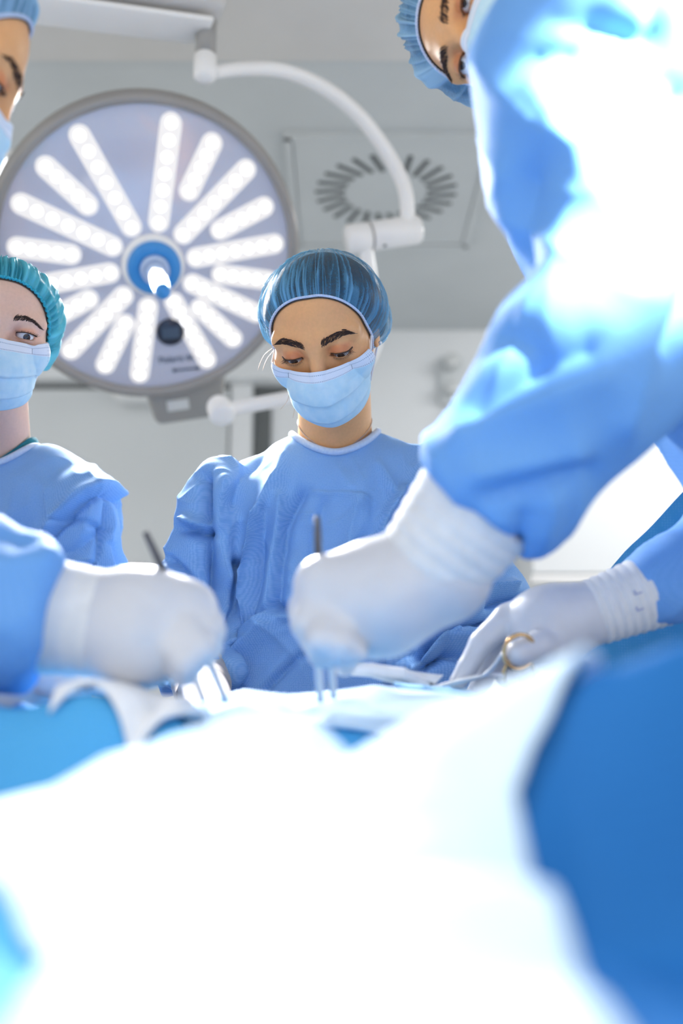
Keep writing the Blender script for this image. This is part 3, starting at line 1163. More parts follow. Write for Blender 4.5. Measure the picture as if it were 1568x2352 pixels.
def bouffant(H, p, matname, elastic, rim=RIM, c=(0, 0.012, 0.026), r=(0.082, 0.101, 0.072), bun=(0.35, 0.8, -0.42), bunh=0.03, pole=(0.0, 0.75, 0.55), amp=0.0035, nfold=64, seed=1, ruffle=0.0, hair=True, puff=0.0, side=0.012):
    full = np.concatenate([rim, (rim[1:] * np.array([-1, 1, 1]))[::-1]])
    NU, NV = 420, 46
    rc = []
    m = len(full)
    for t in np.linspace(0, m, NU, endpoint=False):
        i = int(t)
        ff = t - i
        p0, p1, p2, p3 = full[(i - 1) % m], full[i % m], full[(i + 1) % m], full[(i + 2) % m]
        rc.append(0.5 * (2 * p1 + (p2 - p0) * ff + (2 * p0 - 5 * p1 + 4 * p2 - p3) * ff ** 2 + (3 * p1 - p0 - 3 * p2 + p3) * ff ** 3))
    rc = np.array(rc)
    O = np.array(c) * np.array([0, 1, 0.7])
    dirs = rc - O
    dirs /= np.linalg.norm(dirs, axis=1)[:, None]
    # the rim hugs the skin
    rimp = cast(H.f, O, dirs, 0.0022, 0.2)
    pole = unit(pole)
    S = np.linspace(0, 1, NV)
    U = np.arange(NU) / NU

    def shell(grow, fold):
        V = np.zeros((NU, NV, 3))
        FO = np.zeros((NU, NV))
        e_r = np.array(r) + grow
        for j, s_ in enumerate(S):
            q = s_ ** 0.85
            om = np.arccos(np.clip(dirs @ pole, -1, 1))
            D = (np.sin((1 - q) * om)[:, None] * dirs + np.sin(q * om)[:, None] * pole) / np.sin(om)[:, None]
            D /= np.linalg.norm(D, axis=1)[:, None]
            # distance to the cap ellipsoid from O
            oc = (O - np.array(c)) / e_r
            dd = D / e_r
            A_, B_, C_ = (dd * dd).sum(1), 2 * (dd * oc).sum(1), (oc * oc).sum() - 1
            rad = (-B_ + np.sqrt(B_ * B_ - 4 * A_ * C_)) / (2 * A_)
            bd = unit(bun)
            rad = rad + bunh * np.exp(-((1 - D @ bd) / 0.16))
            for sx in (-1, 1):
                rad = rad + side * np.exp(-((1 - D @ unit((sx * 0.72, 0.42, -0.66))) / 0.16))
            r0 = np.linalg.norm(rimp - O, axis=1) + (0 if grow >= 0 else -0.004)
            w = np.clip(s_ / 0.16, 0, 1)
            w = math.sin(w * math.pi / 2)
            rad = r0 * (1 - w) + rad * w + puff * math.sin(math.pi * min(1, s_ / 0.35)) * 1.0
            if fold:
                wob = 0.12 * np.sin(U * 2 * np.pi * 3 + s_ * 4) + 0.25 * (vnoise(np.stack([U * 30 % 30, np.full(NU, s_ * 5), np.full(NU, seed * 3.3)], 1)) - 0.5) * s_
                t1 = U * nfold + wob * 2.2
                n1 = ridged(np.stack([t1, np.full(NU, s_ * 1.3), np.full(NU, seed * 7.7)], 1)) ** 9
                n2 = ridged(np.stack([t1 * 2.3 + 5, np.full(NU, s_ * 3), np.full(NU, seed * 2.1)], 1)) ** 4
                fall = np.interp(s_, [0, 0.06, 0.3, 0.7, 1], [0.25, 1.0, 0.75, 0.35, 0.1])
                fo = np.clip(n1 * 1.0 + n2 * 0.6 * np.interp(s_, [0, .1, .5, 1], [1, 1, .5, .15]), 0, 1)
                rad = rad + amp * fall * fo * 1.6
                if ruffle:
                    rad = rad + ruffle * np.exp(-s_ / 0.10) * (0.8 + np.sin(U * 2 * np.pi * 64 + 2 * np.sin(U * 40))) * np.clip(s_ / 0.015, 0.3, 1)
                FO[:, j] = np.clip(fo * np.interp(s_, [0, .5, 1], [1, .8, .45]) + 0.22 * np.exp(-s_ / 0.10), 0, 1)
            V[:, j] = O + D * rad[:, None]
        return V.reshape(-1, 3), FO.ravel()
    V, FO = shell(0.0, True)
    F = grid_faces(NU, NV, True)
    cp = mk('bouffant_cap', H.w(V), F, M[matname], p, attr={'fold': FO})
    if ruffle:
        bm_pts = rimp + dirs * (0.0018 + 0.0012 * np.sin(U * 2 * np.pi * 70)[:, None])
        mk('elastic_band', H.w(tube(bm_pts, 0.0019, 8, True)[0]), tube(bm_pts, 0.0019, 8, True)[1], M[elastic], cp)
    else:
        bm_pts = rimp + dirs * (0.0012 + 0.0003 * np.sin(U * 2 * np.pi * 110)[:, None])
        VV, FF = tube(bm_pts, 0.0017, 8, True)
        mk('elastic_band', H.w(VV), FF, M[elastic], cp)
    if hair:
        V, _ = shell(-0.004, False)
        V = V.reshape(NU, NV, 3)
        # hair starts just in front of the rim: a thin fringe of hairline shows
        V[:, 0] = rimp + dirs * -0.0015
        V[:, 0] -= (V[:, 1] - V[:, 0]) * 0.5
        V[:, 1] = rimp + dirs * 0.0005
        mk('hair', H.w(V.reshape(-1, 3)), F, M['hair'], p)
    return cp, rimp


def face_mask(H, p, lift=0.0, loops=(-1, 1), chin=0.0, matname='mask'):
    NU, NV = 90, 64
    # profile down the centre line: nose bridge, nose tip, mouth, chin, under the chin
    prof = catmull([(-0.1005, -0.015 + lift), (-0.1115, -0.028 + lift * .5), (-0.117, -0.044), (-0.1135, -0.066), (-0.103, -0.090), (-0.084, -0.104 + chin), (-0.066, -0.108 + chin)], NV)
    half = np.interp(np.linspace(0, 1, NV), [0, 0.35, 0.75, 1], [0.0535, 0.0575, 0.055, 0.045])
    back = np.interp(np.linspace(0, 1, NV), [0, 0.4, 0.8, 1], [-0.056, -0.040, -0.032, -0.030])
    U = np.linspace(-1, 1, NU)
    V = np.zeros((NU, NV, 3))
    for j in range(NV):
        y0, z0 = prof[j]
        a = np.abs(U)
        V[:, j, 0] = half[j] * np.sin(np.clip(U * 1.42, -1.5, 1.5)) / math.sin(1.42)
        k = np.interp(j / (NV - 1), [0, 0.3, 1], [1.55, 1.75, 2.0])
        V[:, j, 1] = y0 + (back[j] - y0) * a ** k
        zs = np.interp(j / (NV - 1), [0, 0.4, 0.8, 1], [-0.0165 + lift, -0.044, -0.076, -0.082])
        V[:, j, 2] = z0 + (zs - z0) * a ** 1.5
    P = V.reshape(-1, 3)
    P = push_out(H.f, P, 0.0035, 5)
    V = P.reshape(NU, NV, 3)
    # pleats: the cloth steps outwards at each fold
    dV = np.gradient(V, axis=1)
    dU = np.gradient(V, axis=0)
    N = np.cross(dU, dV)
    N /= np.linalg.norm(N, axis=2)[..., None] + 1e-12
    if N[NU // 2, NV // 2, 1] > 0:
        N = -N
    v = np.linspace(0, 1, NV)
    step = np.zeros(NV)
    for c0 in (0.44, 0.64, 0.82):
        step += 0.0040 * np.clip(1 - (c0 - v) / 0.16, 0, 1) * (v < c0)
    uu = (U[:, None] + 1) / 2
    nz = vnoise(np.stack([(uu * 9 + 0 * v).ravel(), (v * 7 + 0 * uu).ravel(), np.full(NU * NV, 3.0)], 1)).reshape(NU, NV) - 0.5
    dent = 0.0022 * nz * np.sin(np.pi * v)[None] * 1.4
    tug = 0.003 * np.exp(-((uu - 0.5) / 0.10) ** 2) * np.exp(-((v - 0.70) / 0.045) ** 2)
    V = V + N * ((step[None] * (1 - np.abs(U[:, None]) ** 6)) + dent - tug)[..., None]
    uv = np.stack([(uu + 0 * v).ravel(), (v + 0 * uu).ravel()], 1)
    V = push_out(H.f, V.reshape(-1, 3), 0.0022, 3)
    o = mk('face_mask', H.w(V), grid_faces(NU, NV), M[matname], p, uv=uv)
    solid(o, 0.0012)
    V = V.reshape(NU, NV, 3)
    # the wire's two end creases on the white band
    for iu in (int(NU * 0.19), int(NU * 0.80)):
        pts = V[iu, 4:10] + N[iu, 4:10] * 0.0009
        VV, FF = tube(pts, 0.0004, 5)
        mk('wire_crease', H.w(VV), FF, M['wire'], o)
    for sgn in loops:
        iu = 0 if sgn < 0 else NU - 1
        a, b = V[iu, 2], V[iu, int(NV * 0.74)]
        ear = np.array([sgn * 0.0665, -0.004, -0.004])
        ear2 = np.array([sgn * 0.0665, 0.002, -0.040])
        for q, e in ((a, ear), (b, ear2)):
            pts = catmull([q, q * 0.5 + e * 0.5, e], 16)
            pts = push_out(H.f, pts, 0.0016)
            VV, FF = tube(pts, 0.0016, 8)
            mk('ear_loop', H.w(VV), FF, M['loop'], o)
    return o


def drop_ring(f, ring, top, low):
    """lower a closed ring of points straight down onto the cloth, then even it out"""
    R_ = np.array(ring, float)
    z = np.full(len(R_), low)
    for zz in np.linspace(low, top, 80):
        q = R_.copy()
        q[:, 2] = zz
        z = np.where(f(q) < 0, zz, z)
    for _ in range(10):
        z = 0.5 * z + 0.25 * (np.roll(z, 1) + np.roll(z, -1))
    R_[:, 2] = z
    return R_


def rim_ring(f, skin, c, zlo, zhi, rr, gap=0.005, n=72):
    """where the gown meets the neck: for each bearing the first radius at which the cloth's top stands clear of the skin"""
    a = np.linspace(0, 2 * np.pi, n, endpoint=False)
    best, br, done = np.full(n, zlo), np.full(n, rr[-1]), np.zeros(n, bool)
    for r in rr:
        z = np.full(n, zlo - 1.0)
        for zz in np.linspace(zlo, zhi, 90):
            q = np.stack([c[0] + r * np.cos(a), c[1] + r * np.sin(a), np.full(n, zz)], 1)
            z = np.where(f(q) < 0, zz, z)
        q = np.stack([c[0] + r * np.cos(a), c[1] + r * np.sin(a), np.maximum(z, zlo)], 1)
        ok = (z > zlo) & (skin(q) > gap) & ~done
        best, br = np.where(ok, z, best), np.where(ok, r, br)
        done |= ok
    if done.any():
        best[~done] = np.interp(a[~done], a[done], best[done])
        br[~done] = np.interp(a[~done], a[done], br[done])
    for _ in range(8):
        best = 0.5 * best + 0.25 * (np.roll(best, 1) + np.roll(best, -1))
        br = 0.5 * br + 0.25 * (np.roll(br, 1) + np.roll(br, -1))
    return a, br, best


# ---- clothing and limbs
def fold_field(P, folds, D, front_y):
    """sum of hand-placed folds; each is (photo polyline, half width, height); acts on the front of the cloth"""
    X = P[:, [0, 2]]
    out = np.zeros(len(P))
    for pts, w, hgt in folds:
        W = np.array([at(px, py, D) for px, py in pts])[:, [0, 2]]
        best = np.full(len(P), 9.0)
        for a, b in zip(W[:-1], W[1:]):
            ab = b - a
            t = np.clip(((X - a) @ ab) / (ab @ ab), 0, 1)
            best = np.minimum(best, np.linalg.norm(X - a - t[:, None] * ab, axis=1))
        out += hgt * np.exp(-(best / w) ** 1.35)
    return out * (P[:, 1] < front_y)


def subdivide(V, Q):
    """split every quad in four"""
    E = np.sort(np.concatenate([Q[:, [i, (i + 1) % 4]] for i in range(4)]), axis=1)
    key = E[:, 0].astype(np.int64) * (len(V) + 1) + E[:, 1]
    uq, first, inv = np.unique(key, return_index=True, return_inverse=True)
    inv = inv.ravel()
    mid = 0.5 * (V[E[first, 0]] + V[E[first, 1]])
    cen = V[Q].mean(1)
    m, n = len(Q), len(V)
    e = (inv + n).reshape(4, m)
    c = np.arange(m) + n + len(uq)
    F = np.concatenate([np.stack([Q[:, i], e[i], c, e[(i - 1) % 4]], 1) for i in range(4)])
    return np.concatenate([V, mid, cen]), F


def relax(V, Q, n):
    for _ in range(n):
        sm, w = np.zeros_like(V), np.zeros(len(V))
        for i in range(4):
            a, b = Q[:, i], Q[:, (i + 1) % 4]
            for k in range(3):
                sm[:, k] += np.bincount(a, V[b, k], len(V)) + np.bincount(b, V[a, k], len(V))
            w += np.bincount(a, minlength=len(V)) + np.bincount(b, minlength=len(V))
        V = 0.5 * V + 0.5 * sm / np.maximum(w, 1)[:, None]
    return V


def vnormals(V, Q):
    n = np.cross(V[Q[:, 2]] - V[Q[:, 0]], V[Q[:, 3]] - V[Q[:, 1]])
    N = np.zeros_like(V)
    for i in range(4):
        for k in range(3):
            N[:, k] += np.bincount(Q[:, i], n[:, k], len(V))
    return N / (np.linalg.norm(N, axis=1)[:, None] + 1e-12)


def crumple(P, amp=1.0, sc=1.0):
    W = P + 0.05 * np.stack([vnoise(P * 6 + 3.1 * k) - 0.5 for k in range(3)], 1)
    A = ridged(W * np.array([9, 9, 3.6]) * sc) ** 3
    B2 = ridged((W @ rot(15, 20, 32).T) * np.array([17, 17, 6]) * sc + 7.7) ** 4
    C = ridged((W @ rot(40, -20, -38).T) * np.array([30, 30, 13]) * sc + 2.2) ** 4
    return amp * (0.0075 * (A - 0.25) + 0.0042 * (B2 - 0.2) + 0.0018 * (C - 0.2))


def cloth(f, lo, hi, h, disp):
    """clothing: smooth body of cloth, then folds pushed out along its normals"""
    V, Q = sdf_mesh(f, lo, hi, h, 0)
    V = relax(V, Q, 5)
    V, Q = subdivide(V, Q)
    V = relax(V, Q, 3)
    return V + vnormals(V, Q) * disp(V)[:, None], Q


def squash(P, c, sy):
    """distance space squeezed about c along y so round limbs become oval"""
    Q = P.copy()
    Q[:, 1] = c + (P[:, 1] - c) * sy
    return Q


def cuff_band(name, a, b, ra, rb, mat_, parent, rings=7, amp=0.0022, seg=40):
    """knitted or rolled glove cuff: ribbed tube from a to b"""
    P = np.array([np.asarray(a) + (np.asarray(b) - np.asarray(a)) * t for t in np.linspace(0, 1, rings * 6)])
    t = np.linspace(0, 1, len(P))
    r_ = ra + (rb - ra) * t + amp * np.abs(np.sin(t * np.pi * rings))
    V, F = tube(P, r_, seg)
    return mk(name, V, F, mat_, parent)


def glove(parent, palm, fingers, h=0.003, wrinkle=0.0007, name='glove', matname='glove'):
    """palm = list of (a, b, ra, rb); fingers = list of (joints, radii)"""
    allp = np.concatenate([np.array([q[0], q[1]]) for q in palm] + [np.array(j) for j, _ in fingers])

    def f(P):
        d = None
        for a, b, ra, rb in palm:
            e = cap(P, a, b, ra, rb)
            d = e if d is None else smin(d, e, 0.022)
        for j, rr in fingers:
            d = smin(d, chain(P, j, rr, 0.004), 0.0055)
        return d - wrinkle * (ridged(P * np.array([70, 70, 70])) - 0.5)
    V, F = sdf_mesh(f, allp.min(0) - 0.06, allp.max(0) + 0.06, h, 1)
    return mk(name, V, F, M[matname], parent)


def legs_sdf(P, hip, foot, spread, y):
    d = None
    for s_ in (-1, 1):
        a = np.array([hip[0] + s_ * spread, hip[1], hip[2]])
        k = np.array([foot[0] + s_ * spread, (hip[1] + foot[1]) / 2 - 0.02, 0.48])
        b = np.array([foot[0] + s_ * spread, foot[1], 0.09])
        e = smin(cap(P, a, k, 0.082, 0.056), cap(P, k, b, 0.056, 0.04), 0.03)
        e = smin(e, cap(P, b + (0, 0.03, -0.05), b + (0, y * 0.16, -0.05), 0.04, 0.036), 0.03)
        d = e if d is None else np.minimum(d, e)
    return d

# ------------------------------------------------------------------ the woman in focus
HW = Head(at(727, 813, 1.300), -9, 47, -5)
W_neck = at(770, 985, 1.455)
D_W = 1.40
foot_w = np.array([-0.01, 1.42, 0.0])
W_shL, W_shR = at(545, 1105, 1.43), at(1000, 1088, 1.43)


def w_body(P, dh):
    nk = cap(P, HW.w([0, 0.035, -0.045])[None][0], W_neck + np.array([0, 0.045, -0.03]), 0.050, 0.056)
    d = smin(dh, nk, 0.018)
    sh = cap(P, W_neck + np.array([-0.05, 0.05, -0.065]), W_neck + np.array([0.05, 0.05, -0.065]), 0.034)
    d = smin(d, sh, 0.04)
    # collar bones and the two neck cords
    d = smin(d, cap(P, HW.w([0.045, 0.03, -0.05]), W_neck + np.array([0.012, 0.006, -0.02]), 0.009, 0.007), 0.02)
    return d


def w_low(P):
    d = cap(P, W_neck + np.array([0, 0.045, -0.11]), np.array([-0.01, 1.45, 0.95]), 0.055, 0.075)
    d = smin(d, legs_sdf(P, np.array([-0.01, 1.46, 0.92]), np.array([-0.01, 1.46, 0]), 0.09, -1), 0.05)
    return d


low = sdf_mesh(w_low, (-0.3, 1.1, -0.01), (0.3, 1.65, 1.30), 0.012, 1)
eo = HW.o
woman = person('woman in blue gown looking down, standing behind the drapes at the table end', HW, M['skin_tan'], w_body, foot_w,
               np.minimum(eo - 0.14, W_neck - 0.13), np.maximum(eo + 0.14, W_neck + 0.13), (0.80, 0.56, 0.52), 0.0019, low)
eyes(HW, woman, -0.56, 0.05, makeup=1.15)
brows(HW, woman, n=330, thick=(0.0080, 0.0098, 0.0080, 0.0015))
cw, rimw = bouffant(HW, woman, 'cap', 'elastic', bun=(0.55, 0.58, -0.70), bunh=0.024, seed=2)
mw = face_mask(HW, woman)
# ear stud, stray hairs, necklace
V, F = lathe([(0, 0.0026), (0.0018, 0.0018), (0.0026, 0), (0.0018, -0.0018), (0, -0.0026)], 12)
mk('ear_stud', HW.w(V + np.array([0.0735, -0.006, -0.030])), F, M['steel'], woman)
for a, b, c in (((-0.076, 0, -0.018), (-0.092, -0.004, -0.026), (-0.104, -0.01, -0.044)), ((-0.076, 0, -0.022), (-0.088, -0.004, -0.031), (-0.098, -0.008, -0.046)),
                ((-0.066, -0.01, -0.075), (-0.072, -0.012, -0.095), (-0.086, -0.014, -0.108)), ((-0.060, 0.0, -0.09), (-0.066, -0.002, -0.11), (-0.074, -0.004, -0.13))):
    V, F = tube(HW.w(catmull([a, b, c], 10)), np.linspace(0.0004, 0.0002, 10), 5)
    mk('stray_hair', V, F, M['stray'], woman)

WF = [  # hand-placed folds of her gown: photo polyline, half width, height
    ([(660, 1005), (640, 1085), (590, 1180)], 0.016, 0.008),
    ([(600, 1010), (560, 1090), (540, 1160)], 0.012, -0.004),
    ([(472, 1095), (484, 1200), (496, 1310), (520, 1420), (536, 1490)], 0.009, -0.013),
    ([(520, 1110), (500, 1240), (520, 1340)], 0.010, 0.005),
    ([(590, 1190), (562, 1300), (556, 1400), (535, 1480)], 0.010, 0.009),
    ([(545, 1300), (548, 1400), (530, 1500), (520, 1570)], 0.007, -0.012),
    ([(700, 1130), (662, 1220), (650, 1330), (642, 1420)], 0.007, -0.005),
    ([(645, 1150), (632, 1290), (622, 1400)], 0.009, 0.0055),
    ([(610, 1180), (600, 1320), (590, 1420)], 0.007, -0.004),
    ([(560, 1460), (640, 1395), (690, 1420)], 0.005, -0.006),
    ([(545, 1480), (625, 1420), (700, 1440)], 0.007, 0.006),
    ([(612, 1610), (640, 1570), (705, 1505)], 0.004, -0.004),
    ([(540, 1600), (560, 1520), (620, 1450)], 0.014, 0.009),
    ([(722, 1130), (780, 1136), (842, 1148)], 0.004, 0.0016),
    ([(715, 1122), (780, 1128), (850, 1142)], 0.003, -0.0012),
    ([(930, 1125), (890, 1190), (862, 1265)], 0.006, 0.007),
    ([(942, 1140), (905, 1200), (895, 1290)], 0.005, -0.008),
    ([(870, 1060), (905, 1130), (915, 1180)], 0.010, 0.005),
    ([(760, 1000), (770, 1070), (800, 1120)], 0.012, 0.003),
    ([(820, 1160), (800, 1250), (790, 1400)], 0.010, 0.004),
    ([(745, 1160), (720, 1250), (715, 1400)], 0.008, -0.003),
    ([(430, 1215), (470, 1235), (490, 1232)], 0.006, -0.010),
    ([(440, 1200), (480, 1215)], 0.007, 0.008),
    ([(400, 1320), (450, 1400), (500, 1460)], 0.009, 0.006),
    ([(405, 1290), (460, 1350), (500, 1420)], 0.006, -0.005),
    ([(940, 1530), (985, 1460), (1060, 1432), (1130, 1440)], 0.006, -0.012),
    ([(935, 1505), (990, 1445), (1080, 1410)], 0.007, 0.009),
    ([(930, 1545), (990, 1490), (1070, 1500)], 0.006, 0.009),
    ([(945, 1555), (1000, 1520), (1060, 1535)], 0.005, -0.009),
    ([(1000, 1480), (1060, 1470), (1110, 1490)], 0.005, -0.006),
    ([(1020, 1420), (1100, 1390), (1180, 1385)], 0.007, -0.008),
    ([(1050, 1400), (1120, 1360), (1170, 1350)], 0.008, 0.007),
    ([(420, 1560), (470, 1520), (520, 1530)], 0.006, 0.006),
    ([(330, 1560), (400, 1540), (440, 1555)], 0.006, 0.008),
]


def w_gown(P):
    yc = 1.435
    Q = squash(P, yc, 1.12)
    t = lambda px, py, D=1.43: at(px, py, D)
    cen = lambda px, py: np.array([at(px, py, 1.43)[0], yc, at(px, py, 1.43)[2]])
    d = cap(Q, cen(585, 1112), cen(970, 1096), 0.050, 0.050)
    d = smin(d, cap(Q, cen(700, 1062), cen(845, 1056), 0.056), 0.04)
    d = smin(d, cap(Q, cen(650, 1190), cen(880, 1190), 0.088), 0.05)
    d = smin(d, cap(Q, cen(680, 1400), cen(830, 1400), 0.098), 0.06)
    d = smin(d, cap(Q, cen(690, 1600), cen(820, 1600), 0.112), 0.06)
    d = smin(d, cap(Q, np.array([-0.05, yc, 0.95]), np.array([-0.06, yc, 0.42]), 0.13, 0.17), 0.08)
    d = smin(d, cap(Q, np.array([0.03, yc, 0.95]), np.array([0.04, yc, 0.42]), 0.13, 0.17), 0.08)
    L = smin(cap(P, t(520, 1135, 1.43), t(462, 1385, 1.43), 0.050, 0.056), cap(P, t(462, 1385, 1.42), t(455, 1530, 1.30), 0.056, 0.042), 0.03)
    R_ = smin(cap(P, t(1020, 1125, 1.43), t(1110, 1375, 1.42), 0.052, 0.060), cap(P, t(1110, 1390, 1.42), t(985, 1520, 1.28), 0.060, 0.048), 0.03)
    d = smin(d, L, 0.022)
    d = smin(d, R_, 0.022)
    d = smax(d, -(P[:, 2] - 0.36), 0.01)
    # neck opening
    d = smax(d, -cap(P, W_neck + np.array([0, 0.038, 0.075]), W_neck + np.array([0, 0.005, 0.20]), 0.068, 0.078), 0.012)
    return d


V, F = cloth(w_gown, (-0.36, 1.12, 0.33), (0.36, 1.64, 1.50), 0.0055, lambda P: (3.2 * fold_field(P, WF, D_W, 1.455) + crumple(P, 2.0)) * np.clip((np.linalg.norm(P - W_neck - np.array([0, 0.036, 0.02]), axis=1) - 0.085) / 0.07, 0.05, 1))
wrap = lambda V, cx, cy: np.stack([0.17 * np.arctan2(V[:, 0] - cx, cy - V[:, 1]), V[:, 2]], 1)
gw = mk('gown', V, F, M['gown'], woman, uv=wrap(V, -0.01, 1.47))
# neck binding lies on the gown round the neck opening
WNC = W_neck + np.array([0, 0.036, 0])
ra_, rr_, rz_ = rim_ring(w_gown, lambda P: w_body(P, HW.f(HW.l(P))), WNC, W_neck[2] - 0.06, W_neck[2] + 0.07, np.linspace(0.045, 0.11, 27))
ringp = np.stack([WNC[0] + (rr_ + 0.002) * np.cos(ra_), WNC[1] + (rr_ + 0.002) * np.sin(ra_), rz_ + 0.0025], 1)
wrr, wrz = rr_, rz_
VV, FF = tube(ringp, 0.0052, 10, True)
mk('neck_binding', VV, FF, M['binding'], gw)
fb = lambda P: w_body(P, HW.f(HW.l(P)))
na_ = np.linspace(0, 2 * np.pi, 72, endpoint=False)
chain_ = np.stack([WNC[0] + (wrr - 0.004) * np.cos(na_), WNC[1] + (wrr - 0.004) * np.sin(na_), wrz + 0.003 + 0.024 * np.abs(np.cos(na_)) ** 1.5], 1)
VV, FF = tube(snap(fb, chain_, 0.0007), 0.0008, 6, True)
mk('necklace', VV, FF, M['necklace'], woman)
# her gloved right hand on the drapes, cuff rolled in rings
wr = at(452, 1545, 1.27)
cuff_band('glove_cuff', at(447, 1528, 1.29), at(468, 1588, 1.235), 0.034, 0.034, M['latex'], woman, 4, 0.003)
glove(woman, [(at(462, 1575, 1.245), at(480, 1615, 1.19), 0.032, 0.030)],
      [([at(462 + i * 12, 1612 + i, 1.19), at(470 + i * 13, 1636, 1.14), at(478 + i * 12, 1652, 1.12)], [0.010, 0.009, 0.008]) for i in range(4)] +
      [([at(440, 1590, 1.21), at(438, 1620, 1.17), at(448, 1640, 1.15)], [0.011, 0.010, 0.009])], matname='latex')

# ------------------------------------------------------------------ the nurse at the left edge
HN = Head(at(2, 762, 1.34), 24, 22, 2, look_down=False)
N_neck = at(-22, 1034, 1.50)
foot_n = np.array([-0.49, 1.52, 0.0])


def n_body(P, dh):
    nk = cap(P, HN.w([0, 0.035, -0.045]), N_neck + np.array([-0.005, 0.04, -0.02]), 0.047, 0.055)
    d = smin(dh, nk, 0.018)
    d = smin(d, cap(P, N_neck + np.array([-0.05, 0.045, -0.065]), N_neck + np.array([0.05, 0.045, -0.065]), 0.036), 0.045)
    return d


def n_low(P):
    d = cap(P, N_neck + np.array([0, 0.045, -0.11]), np.array([-0.49, 1.5, 0.95]), 0.055, 0.075)
    return smin(d, legs_sdf(P, np.array([-0.49, 1.5, 0.92]), np.array([-0.49, 1.5, 0]), 0.09, -1), 0.05)


low = sdf_mesh(n_low, (-0.8, 1.2, -0.01), (-0.2, 1.75, 1.30), 0.012, 1)
nurse = person('nurse in teal cap and blue gown, partly covering the round lamp', HN, M['skin_fair'], n_body, foot_n,
               np.minimum(HN.o - 0.14, N_neck - 0.13), np.maximum(HN.o + 0.14, N_neck + 0.13), (0.97, 0.72, 0.62), 0.0021, low)
eyes(HN, nurse, -0.12, 0.18, makeup=0.8)
brows(HN, nurse, arch=((0.013, 0.0195), (0.026, 0.0225), (0.038, 0.0215), (0.050, 0.0135)), thick=(0.0050, 0.0055, 0.0035, 0.0006), n=240)
RIMN = RIM.copy()
RIMN[:, 0] *= 1.02
RIMN[6:, 2] -= 0.012
cn, rimn = bouffant(HN, nurse, 'cap_teal', 'elastic_teal', rim=RIMN, bun=(0.62, 0.55, -0.60), bunh=0.022, r=(0.082, 0.104, 0.074), amp=0.004, nfold=60, seed=5, ruffle=0.0030, puff=0.003, side=0.008)
face_mask(HN, nurse, lift=0.006, matname='mask')

NF = [
    ([(120, 1220), (190, 1140), (245, 1105)], 0.010, 0.010),
    ([(125, 1240), (190, 1165), (248, 1125)], 0.006, -0.011),
    ([(60, 1080), (110, 1130), (130, 1200)], 0.012, 0.005),
    ([(130, 1200), (200, 1202), (248, 1220)], 0.004, -0.005),
    ([(248, 1110), (244, 1200), (225, 1290), (205, 1335)], 0.004, -0.006),
    ([(120, 1285), (180, 1270), (230, 1230)], 0.008, -0.006),
    ([(150, 1300), (220, 1290)], 0.007, 0.005),
    ([(255, 1250), (275, 1310)], 0.005, -0.004),
    ([(20, 1090), (30, 1200), (20, 1300)], 0.012, 0.006),
]


def n_gown(P):
    yc = 1.475
    Q = squash(P, yc, 1.1)

    def cen(px, py):
        q = at(px, py, 1.46)
        return np.array([q[0], yc, q[2]])
    t = lambda px, py, D=1.46: at(px, py, D)
    d = cap(Q, cen(-150, 1130), cen(185, 1125), 0.046)
    d = smin(d, cap(Q, cen(-55, 1082), cen(75, 1080), 0.056), 0.04)
    d = smin(d, cap(Q, cen(-85, 1220), cen(115, 1220), 0.085), 0.05)
    d = smin(d, cap(Q, cen(-60, 1450), cen(85, 1450), 0.10), 0.06)
    d = smin(d, cap(Q, np.array([-0.53, yc, 0.95]), np.array([-0.54, yc, 0.42]), 0.13, 0.17), 0.08)
    d = smin(d, cap(Q, np.array([-0.45, yc, 0.95]), np.array([-0.44, yc, 0.42]), 0.13, 0.17), 0.08)
    for a in ((t(195, 1150), t(218, 1370), t(150, 1520, 1.33)), (t(-165, 1150), t(-200, 1370), t(-140, 1520, 1.33))):
        d = smin(d, smin(cap(P, a[0], a[1], 0.044, 0.050), cap(P, a[1], a[2], 0.050, 0.042), 0.03), 0.022)
    d = smax(d, -(P[:, 2] - 0.36), 0.01)
    d = smax(d, -cap(P, N_neck + np.array([0, 0.022, 0.064]), N_neck + np.array([0, 0.022, 0.2]), 0.084, 0.095), 0.012)
    return d


V, F = cloth(n_gown, (-0.84, 1.22, 0.33), (-0.2, 1.74, 1.50), 0.006, lambda P: (2.0 * fold_field(P, NF, 1.43, 1.49) + crumple(P + 3.3, 1.8)) * np.clip((np.linalg.norm(P - N_neck - np.array([0, 0.03, 0.02]), axis=1) - 0.095) / 0.07, 0.05, 1))
gn = mk('gown', V, F, M['gown'], nurse, uv=wrap(V, -0.49, 1.51))
NNC = N_neck + np.array([0, 0.030, 0])
ra_, rr_, rz_ = rim_ring(n_gown, lambda P: n_body(P, HN.f(HN.l(P))), NNC, N_neck[2] - 0.07, N_neck[2] + 0.07, np.linspace(0.045, 0.12, 31), 0.009)
ringp = np.stack([NNC[0] + (rr_ + 0.002) * np.cos(ra_), NNC[1] + (rr_ + 0.002) * np.sin(ra_), rz_ + 0.0025], 1)
VV, FF = tube(ringp, 0.005, 10, True)
mk('neck_binding', VV, FF, M['binding'], gn)
